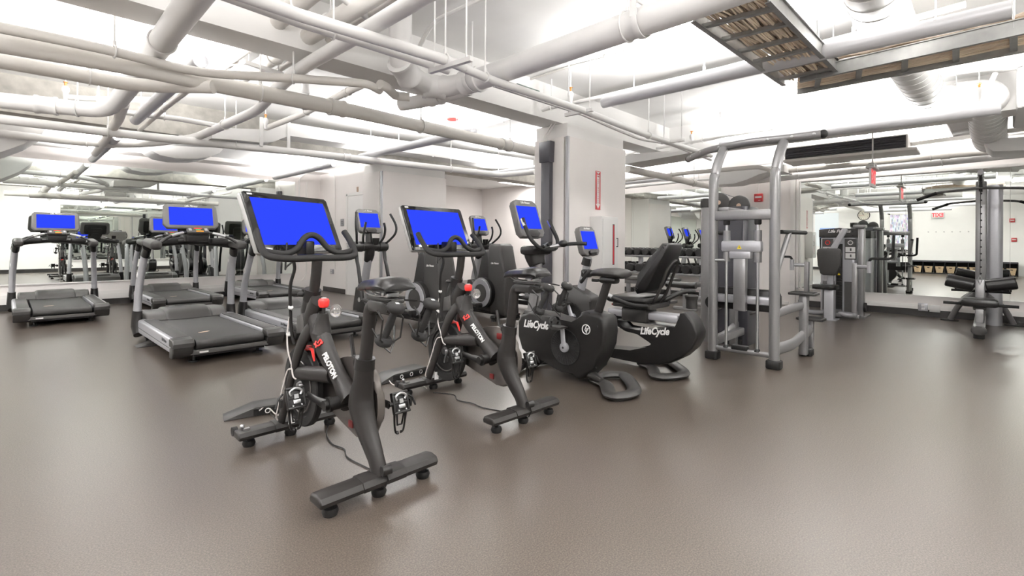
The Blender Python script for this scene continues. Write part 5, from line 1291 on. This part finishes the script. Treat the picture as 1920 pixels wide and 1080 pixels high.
# sprinkler lines along the lamps
pipe('sprinkler pipe following the long centre lamp from the far bay to the top right', [(4.45,8.369,2.56),(4.199,4.863,2.56),(4.117,3.393,2.56),(4.148,2.843,2.56),(4.17,1.618,2.56),(4.111,0.569,2.56),(4.057,0.114,2.56)], .020, 'pipew', hang=(.2, .42, .6, .8, .93), col=(.25, .5), rnd=.02, n=10)
pipe('sprinkler pipe above the tube lamp over the chin-up machine', [(6.811,4.149,2.5),(6.572,2.545,2.5),(6.693,1.118,2.5),(6.748,0.65,2.5),(6.902,0.086,2.5)] + [(6.62, -.03, 2.75)], .020, 'pipew', hang=(.3, .62, .85), rnd=.03, n=10)
pipe('sprinkler branch above the tube lamp in the far left corner', [(3.874,9.794,2.47),(3.87,7.709,2.47)], .014, 'pipew', hang=(.5,), n=8)
pipe('white pipe high along the right mirror wall, brightest of the stack', [(9.55,3.825,2.225),(9.55,2.359,2.269),(9.55,0.916,2.302),(9.55,-0.321,2.33)], .055, 'pipew', hang=(.35, .8), col=(.55,), rnd=.02)
pipe('pinkish pipe above the brightest one along the right mirror wall', [(9.3,2.795,2.348),(9.3,1.551,2.356),(9.3,0.364,2.365),(9.3,-0.313,2.361)], .045, 'pipe', hang=(.15, .7), col=(.75,), rnd=.02)
pipe('thin pipe along the right wall under the steel channel', [(9.784,3.316,2.56),(9.26,1.545,2.56),(9.253,0.307,2.56),(9.275,-0.311,2.56)], .016, 'pipew', hang=(.4,), rnd=.02, n=8)
pipe('stout beige pipe running from the main column toward the red pull station', [(6.463,3.89,2.2),(7.777,3.875,2.2),(9.787,3.919,2.2)], .055, 'pipe', col=(.68,), hang=(.7,), rnd=.02)
pipe('beige pipe with a kink behind the chin-up bar', [(7.942,4.824,2.25),(7.777,3.641,2.25),(7.866,2.513,2.25),(8.259,2.483,2.25),(8.834,2.557,2.25)], .032, 'pipe', rnd=.1, hang=(.3,))
pipe('white conduit high above the fly machine', [(9.413,5.716,2.3),(9.145,4.068,2.3),(9.361,2.813,2.3)], .024, 'pipew', rnd=.05, hang=(.6,))
pipe('horizontal sprinkler branch with brass head at far left', [(0.426,6.499,2.5),(0.567,6.427,2.5),(1.069,5.942,2.5)], .026, 'pipew', rnd=.02, hang=(.3,))
pipe('bright thin pipe behind the left duct', [(0.839,6.425,2.42),(1.284,6.332,2.42),(1.707,6.378,2.42)], .028, 'pipew', hang=(.4,))
pipe('beige slanting branch pipe between left lamps', [(1.116,5.082,2.42),(1.106,5.902,2.42),(1.12,7.331,2.42)], .024, 'pipe', col=(.4,), rnd=.02)
pipe('short flexible insulated pipe dropping at far left', [(0.76,5.765,2.36),(0.823,6.575,2.36),(0.875,7.99,2.36),(0.908,9.392,2.36)], .045, 'pipe', rnd=.08)
pipe('white pipe ending in an elbow under the far left duct', [(0.183,10.0,2.537),(0.792,10.0,2.524),(0.929,10.0,2.503),(0.992,10.0,2.595)], .05, 'pipew', rnd=.1)
pipe('tall pipe stub with ribbed insulation rising behind the thick beige pipe', [(2.137,5.045,2.45), ((2.137,5.045,2.45)[0], (2.137,5.045,2.45)[1], ZC)], .035, 'pipew', col=(.2, .5, .8))
pipe('thin conduit arcing across the ceiling at top centre', [(2.374,3.394,2.7), (2.347,3.163,2.84), (2.36,2.864,2.84), (2.398,1.926,2.84)], .018, 'pipew', rnd=.12, n=8, name='conduit', cat='conduit')
pipe('fat stub pipe at the centre top edge', [(1.096,2.68,2.6),(1.677,2.977,2.6),(1.848,3.16,2.6)], .03, 'pipew', rnd=.1)
pipe('white riser and hangers near the far corner', [(4.85,6.514,2.5), (5.265,7.073,2.62), (5.241,7.231,2.75), (4.996,7.206,2.75)], .02, 'pipew', rnd=.05, n=8)
pipe('tee branch joining the sprinkler line to the thick beige pipe', [(3.741,4.095,2.25), (4.75,5.199,2.56)], .032, 'pipe', col=(.8,))
# fat white pipe at upper right (upper run of the big elbow hanger strap)
def strap(p, r, lab):
    t = thing('pipe_strap', lab, 'strap', p)
    b = B(); tube(b, [(0, -.0, 0) for _ in range(0)] or [(math.cos(a) * r, 0, math.sin(a) * r) for a in [math.radians(180 + i * 15) for i in range(13)]], .022, 6, sec=(.25, 1), up=(0, 0, 1))
    for s in (-1, 1): bb(b, (s * r - .004, -.022, 0), (s * r + .004, .022, .12))
    cyl(b, (-r, 0, .10), (r, 0, .10), .008, n=8); cyl(b, (0, 0, .1), (0, 0, ZC - p[2]), .007, n=6); obj('strap_band', b, 'pipew', t)
strap((2.597,1.473,2.4), .095, 'white strap hanger around the fat pipe, left of the cable tray')
strap((2.606,2.99,2.4), .095, 'white strap hanger on the fat pipe beside its elbow')
# struts
def strut(p, q, lab):
    t = thing('strut_hanger', lab, 'strut', p)
    d = V(q) - V(p); b = B(); L = d.length; rot = RZ(math.degrees(math.atan2(d.y, d.x)))
    box(b, d / 2, (L, .03, .03), rot)
    obj('strut_bar', b, 'pipew', t)
    for f in (.12, .88):
        b = B(); e = d * f; cyl(b, (e.x, e.y, 0), (e.x, e.y, ZC - p[2]), .006, n=6); obj('hanger_rod', b, 'pipew', t)
strut((1.977,2.697,2.24), (2.017,2.319,2.24), 'white strut trapeze under the slanting pipes at top centre')
strut((3.615,2.831,2.28), (3.622,2.527,2.28), 'white strut trapeze under the pipe pair by the main column')
strut((5.388,2.787,2.28), (5.397,2.51,2.28), 'white strut trapeze under the pipe pair left of the chin-up bar')
strut((1.299,4.196,2.5), (1.623,4.281,2.5), 'beige strut carrying the overhead pipes at top left')
# steel channel and surface strip near the right wall
t = thing('steel_channel', 'straight painted steel channel along the right side under the ceiling', 'channel', (0, 0, 0))
p0, p1 = (9.385,2.482,2.52), (8.671,-0.313,2.52)
b = B(); d = V(p1) - V(p0); box(b, (V(p0) + V(p1)) / 2, (.05, d.length, .05), RZ(math.degrees(math.atan2(d.y, d.x)) - 90)); obj('channel_bar', b, 'pipe', t)
for f in (.2, .8):
    e = V(p0).lerp(V(p1), f); b = B(); cyl(b, e, (e.x, e.y, ZC), .006, n=6); obj('hanger_rod', b, 'pipew', t)
# sprinkler heads
for i, (p, m_, lab) in enumerate((((0.415,6.654,2.62), 0, 'brass tipped sprinkler head at far left'), ((2.238,6.434,2.6), 0, 'brass tipped sprinkler head above the left duct'), ((3.957,3.033,2.6), 0, 'brass tipped sprinkler head left of the right bay'), ((6.658,2.989,2.6), 0, 'brass tipped sprinkler head beside the right duct end'), ((6.555,0.082,2.6), 0, 'large sprinkler head with brass top at upper right'))):
    t = thing('sprinkler_head', lab, 'sprinkler', p, 0)
    b = B(); lathe(b, [(0, -.12), (.018, -.12), (.022, -.05), (.03, -.03), (.03, 0), (.014, .02), (0, .02)], n=14); obj('sprinkler_body', b, 'pipew', t)
    b = B(); lathe(b, [(.010, .02), (.012, .05), (.02, .055), (.02, .06), (0, .062)], n=10); obj('sprinkler_tip', b, 'copper', t)
    b = B(); cyl(b, (0, 0, .06), (0, 0, ZC - p[2]), .005, n=6); obj('hanger_rod', b, 'pipew', t)
# red ceiling detector
t = thing('ceiling_disc', 'small red disc on the bright ceiling above the thick beige pipe', 'detector', (4.468,5.551,2.85))
b = B(); lathe(b, [(0, -.0), (.075, 0), (.075, .012), (.03, .02), (0, .02)], n=24); obj('disc_cap', b, 'red', t)
# surface conduit and boxes on the ceiling (right bay)
pts = [(5.027,3.446,2.85), (4.774,3.163,2.85), (4.275,2.271,2.85), (4.109,1.652,2.85)]
pipe('thin conduits with boxes running over the ceiling right of centre', [(3.929,3.628,2.85), (3.914,3.069,2.85), (3.965,2.599,2.85), (3.938,1.627,2.85)], .010, 'pipe', rnd=.05, n=6, name='conduit', cat='conduit')
t = thing('junction_box', 'small white ceiling junction box on the conduit right of centre', 'junction box', (3.959,2.566,2.84)); b = B(); bb(b, (-.05, -.05, -.02), (.05, .05, .03), .006); obj('box_body', b, 'white', t)
t = thing('junction_box', 'round white ceiling device at the end of the right duct', 'junction box', (6.741,2.576,2.84)); b = B(); lathe(b, [(0, -.05), (.05, -.05), (.06, -.02), (.06, .03), (0, .03)], n=20); obj('box_body', b, 'white', t)
# ---- ducts
def duct(lab, poly, y0, y1, ax='y', m='duct', seams=()):
    t = thing('air_duct', lab, 'air duct', (0, 0, 0))
    b = B(); prism(b, poly, y0, y1, ax, bev=.004); obj('duct_body', b, m, t, 30)
    for s in seams:
        b = B()
        zs = [p[1] for p in poly if abs(p[0] - s) < .8] or [p[1] for p in poly]
        lo_, hi_ = min(zs), max(zs)
        if ax == 'y': bb(b, (s - .02, y0 - .012, lo_ - .01), (s + .02, y0 + .01, hi_ + .01))
        else: bb(b, (y0 - .012, s - .02, lo_ - .01), (y0 + .01, s + .02, hi_ + .01))
        obj('duct_seam', b, m, t)
    return t
pl = [(1.738,2.472),(2.27,2.529),(2.361,2.565),(2.467,2.639),(2.597,2.684),(3.387,2.693),(4.892,2.729),(7.565,2.792),(7.567,2.551),(4.894,2.542),(3.388,2.524),(2.653,2.515),(2.563,2.465),(2.455,2.399),(2.297,2.362),(1.985,2.355),(1.727,2.329)]
duct('rectangular white duct with an S-shaped drop above the far left bay', pl, 6.75, 7.15, seams=((2.297,6.75,2.451)[0], (2.639,6.75,2.613)[0], (3.903,6.75,2.584)[0]))
pl = [(1.488,2.557),(1.622,2.576),(2.295,2.639),(2.571,2.669),(2.507,2.57),(2.374,2.49),(2.182,2.431),(1.888,2.403),(1.678,2.426),(1.568,2.486)]
duct('short curved white duct end above the left mirror', pl, 9.3, 9.9)
pl = [(-0.31,2.465),(0.04,2.514),(0.383,2.547),(0.3,2.425),(0.157,2.283),(-0.049,2.15),(-0.308,2.09)]
duct('wide flaring duct hood at the far left edge', pl, 8.6, 9.3)
pl = [(3.432,2.74),(3.363,2.864),(3.261,2.932),(3.111,2.949),(2.0,2.899),(1.195,2.817),(1.194,2.587),(1.999,2.626),(2.947,2.671),(3.109,2.645)]
duct('big rectangular duct running along the right bay above the chin-up machine', pl, 7.55, 8.15, 'x', seams=((7.55,3.102,2.874)[1], (7.55,2.0,2.774)[1]))
pl = [(3.898,2.392),(3.818,2.406),(2.976,2.362),(2.85,2.382),(2.849,2.31),(3.898,2.265)]
duct('low duct branch between the main column and the curved duct end', pl, 6.4, 6.9, 'x')
pl = [(3.558,2.437),(3.05,2.434),(2.706,2.407),(2.46,2.418),(2.459,2.294),(2.705,2.317),(2.841,2.293),(3.049,2.211),(3.274,2.154),(3.556,2.166)]
duct('curved bottomed duct above the red pull station', pl, 9.0, 9.5, 'x')
def round_duct(lab, pts, r, ribs=20, rnd=.25):
    t = thing('round_duct', lab, 'air duct', (0, 0, 0))
    P = fillet(pts, rnd, 8); b = B(); tube(b, P, r, 24); db_ = obj('duct_body', b, 'duct', t, 60)
    L = sum((P[i] - P[i - 1]).length for i in range(1, len(P))); 
    b = B(); acc = 0; nxt = L / ribs / 2
    for i in range(1, len(P)):
        seg = (P[i] - P[i - 1]); l = seg.length
        while acc + l > nxt and l > 1e-5:
            p = P[i - 1] + seg * ((nxt - acc) / l); d = seg.normalized(); N = d.orthogonal().normalized(); Q = d.cross(N)
            tube(b, [p + (N * math.cos(a) + Q * math.sin(a)) * (r + .001) for a in [k * PI / 14 for k in range(28)]], .004, 4, closed=True)
            nxt += L / ribs
        acc += l
    o = obj('spiral_ribs', b, 'duct', t); o['kind'] = 'stuff'; return t
round_duct('spiral duct coming down from the top edge behind the cable tray', [(3.304,0.488,2.62), (3.961,0.521,2.62), (5.877,0.482,2.62), (6.853,0.447,2.62), (6.947,0.232,2.62)], .15, 22, .22)
round_duct('round duct elbow at upper right dropping toward the right wall', [(6.909,0.273,2.62), (6.98,0.032,2.62), (8.493,0.028,2.55), (9.136,0.009,2.5)], .17, 14, .3)
t = thing('air_handler', 'boxy white air handler with folded corners at the top right edge', 'air handler', (0, 0, 0))
p0 = (7.087,-0.162,2.55)
b = B(); bb(b, (p0[0] - .1, p0[1] - 1.4, 2.45), (p0[0] + 1.1, p0[1] - .02, ZC), .03); obj('handler_box', b, 'duct', t)
b = B()
for z in (2.52, 2.78): bb(b, (p0[0] - .12, p0[1] - 1.4, z), (p0[0] - .1, p0[1] - .03, z + .03))
for k in range(3): bb(b, (p0[0] - .125, p0[1] - .1 - k * .3, 2.46), (p0[0] - .1, p0[1] - .06 - k * .3, ZC))
obj('handler_flange', b, 'pipew', t)
t = thing('plenum_box', 'grey duct plenum box under the round duct at right', 'air duct', (0, 0, 0))
pl = [(0.422,2.683),(0.121,2.696),(0.101,2.525),(0.356,2.519)]; b = B(); prism(b, pl, 8.2, 8.7, 'x', bev=.01); obj('plenum_body', b, 'duct', t)
pl = [(0.096,2.43),(-0.311,2.412),(-0.312,2.244),(-0.021,2.267),(0.037,2.328)]; b = B(); prism(b, pl, 8.6, 9.2, 'x', bev=.01); obj('plenum_body', b, 'duct', t)
# louvred unit above the fly machine
t = thing('louvre_unit', 'long dark louvred fan coil unit above the fly machine', 'air handler', (0, 0, 0))
pa, pb = (8.6,2.352,2.714), (8.6,0.816,2.707)
yA, yB = pa[1], pb[1]
b = B(); bb(b, (8.62, yB, 2.42), (9.1, yA, 2.62), .01); bb(b, (8.55, yB - .1, 2.38), (9.1, yA, 2.42), .01); obj('unit_body', b, 'pipe', t)
b = B(); bb(b, (8.60, yB + .02, 2.435), (8.622, yA - .02, 2.60)); obj('louvre_recess', b, 'blackbox', t)
for i in range(5):
    b = B(); box(b, (8.60, (yA + yB) / 2, 2.452 + i * .033), (.03, yA - yB - .06, .004), RY(30)); obj('louvre', b, 'cover', t)
# ceiling register box
t = thing('ceiling_register', 'small white square air register hanging over the fly machine', 'air register', (9.094,1.748,2.42))
b = B(); bb(b, (-.10, -.10, 0), (.10, .10, .13)); prism(b, [(-.17, -.03), (.17, -.03), (.10, .01), (-.10, .01)], -.17, .17, 'y'); obj('register_box', b, 'duct', t)
b = B()
for i in range(5): bb(b, (-.12, -.10 + i * .045, -.034), (.12, -.09 + i * .045, -.03))
obj('register_slots', b, 'mgray', t)
# green tags
t = thing('pipe_tag', 'pair of dark green label strips on the white pipe left of the main column', 'label', (2.965,2.767,2.335))
d = V((3.102,2.772,2.335)) - V((2.844,2.773,2.335)); rz = RZ(math.degrees(math.atan2(d.y, d.x)))
b = B(); box(b, (0, 0, 0), (.26, .03, .02), rz); box(b, (-.05, -.10, .0), (.26, .03, .012), rz); obj('tag_strip', b, mat('dark_green_tag', (.02, .06, .045), .5), t)
# ---- cable trays
def tray(lab, A, Bp, C_, D_, nr, name):
    """ladder tray between rails A->B and C->D"""
    t = thing('cable_tray', lab, 'cable tray', (0, 0, 0))
    A, Bp, C_, D_ = V(A), V(Bp), V(C_), V(D_)
    for (p, q) in ((A, Bp), (C_, D_)):
        b = B(); d = q - p; rz = RZ(math.degrees(math.atan2(d.y, d.x)))
        box(b, (p + q) / 2, (d.length, .008, .09), rz)
        for z in (-.045, .045): box(b, (p + q) / 2 + V((0, 0, z)), (d.length, .03, .006), rz)
        obj('side_rail', b, 'ladder', t)
    for i in range(nr):
        f = (i + .5) / nr; p, q = A.lerp(Bp, f), C_.lerp(D_, f); d = q - p
        b = B(); box(b, (p + q) / 2 + V((0, 0, -.03)), (d.length, .035, .022), RZ(math.degrees(math.atan2(d.y, d.x)))); obj('rung', b, 'ladder', t)
    for f in (.1, .9):
        for (p, q) in ((A, Bp), (C_, D_)):
            e = p.lerp(q, f); b = B(); cyl(b, e, (e.x, e.y, ZC), .005, n=6); obj('hanger_rod', b, 'steel', t)
    return t
ZT = 2.40
TA, TB, TC, TD = (2.713,1.213,2.4), (4.305,1.18,2.4), (2.759,0.834,2.4), (4.29,0.811,2.4)
tray('wide cable ladder full of beige cables slanting down from the top edge right of centre', TA, TB, TC, TD, 6, 'a')
UA, UB, UC, UD = (4.476,1.128,2.36), (4.459,-0.239,2.36), (4.227,1.048,2.38), (4.14,-0.221,2.38)
tray('cable ladder with beige cables running to the right edge under the ceiling', UA, UB, UC, UD, 5, 'b')
def cables(lab, A, Bp, C_, D_, n, z, seed, m='cable', r=.006, wob=.03, lift=.0):
    rg = random.Random(seed); b = B()
    A, Bp, C_, D_ = V(A), V(Bp), V(C_), V(D_)
    for i in range(n):
        f0, f1 = rg.uniform(.1, .9), 0
        f1 = min(.92, max(.08, f0 + rg.uniform(-.25, .25)))
        zz = rg.uniform(-.02, .045) + z
        P = []
        for k in range(7):
            g = k / 6; f = f0 * (1 - g) + f1 * g + rg.uniform(-wob, wob) * 2
            p = A.lerp(Bp, g).lerp(C_.lerp(D_, g), min(.95, max(.05, f)))
            P.append(p + V((0, 0, zz + rg.uniform(-.008, .015) + lift * math.sin(g * PI * 2))))
        tube(b, P, r, 5, k=3, cap=False)
    o = tag(obj('cable_bundle', b, m), lab, 'cables', kind='stuff'); return o
cables('beige cable bundle filling the slanting cable ladder', TA, TB, TC, TD, 70, .0, 1, wob=.02, r=.007)
cables('darker brown cables among the beige ones on the slanting ladder', TA, TB, TC, TD, 22, .02, 5, 'cabled', wob=.03)
cables('beige cable bundle lying along the ladder toward the right edge', UA, UB, UC, UD, 60, .0, 2, wob=.02, r=.007)
cables('loose darker cables on top of the right ladder', UA, UB, UC, UD, 12, .05, 3, 'cabled', wob=.05, lift=.02)
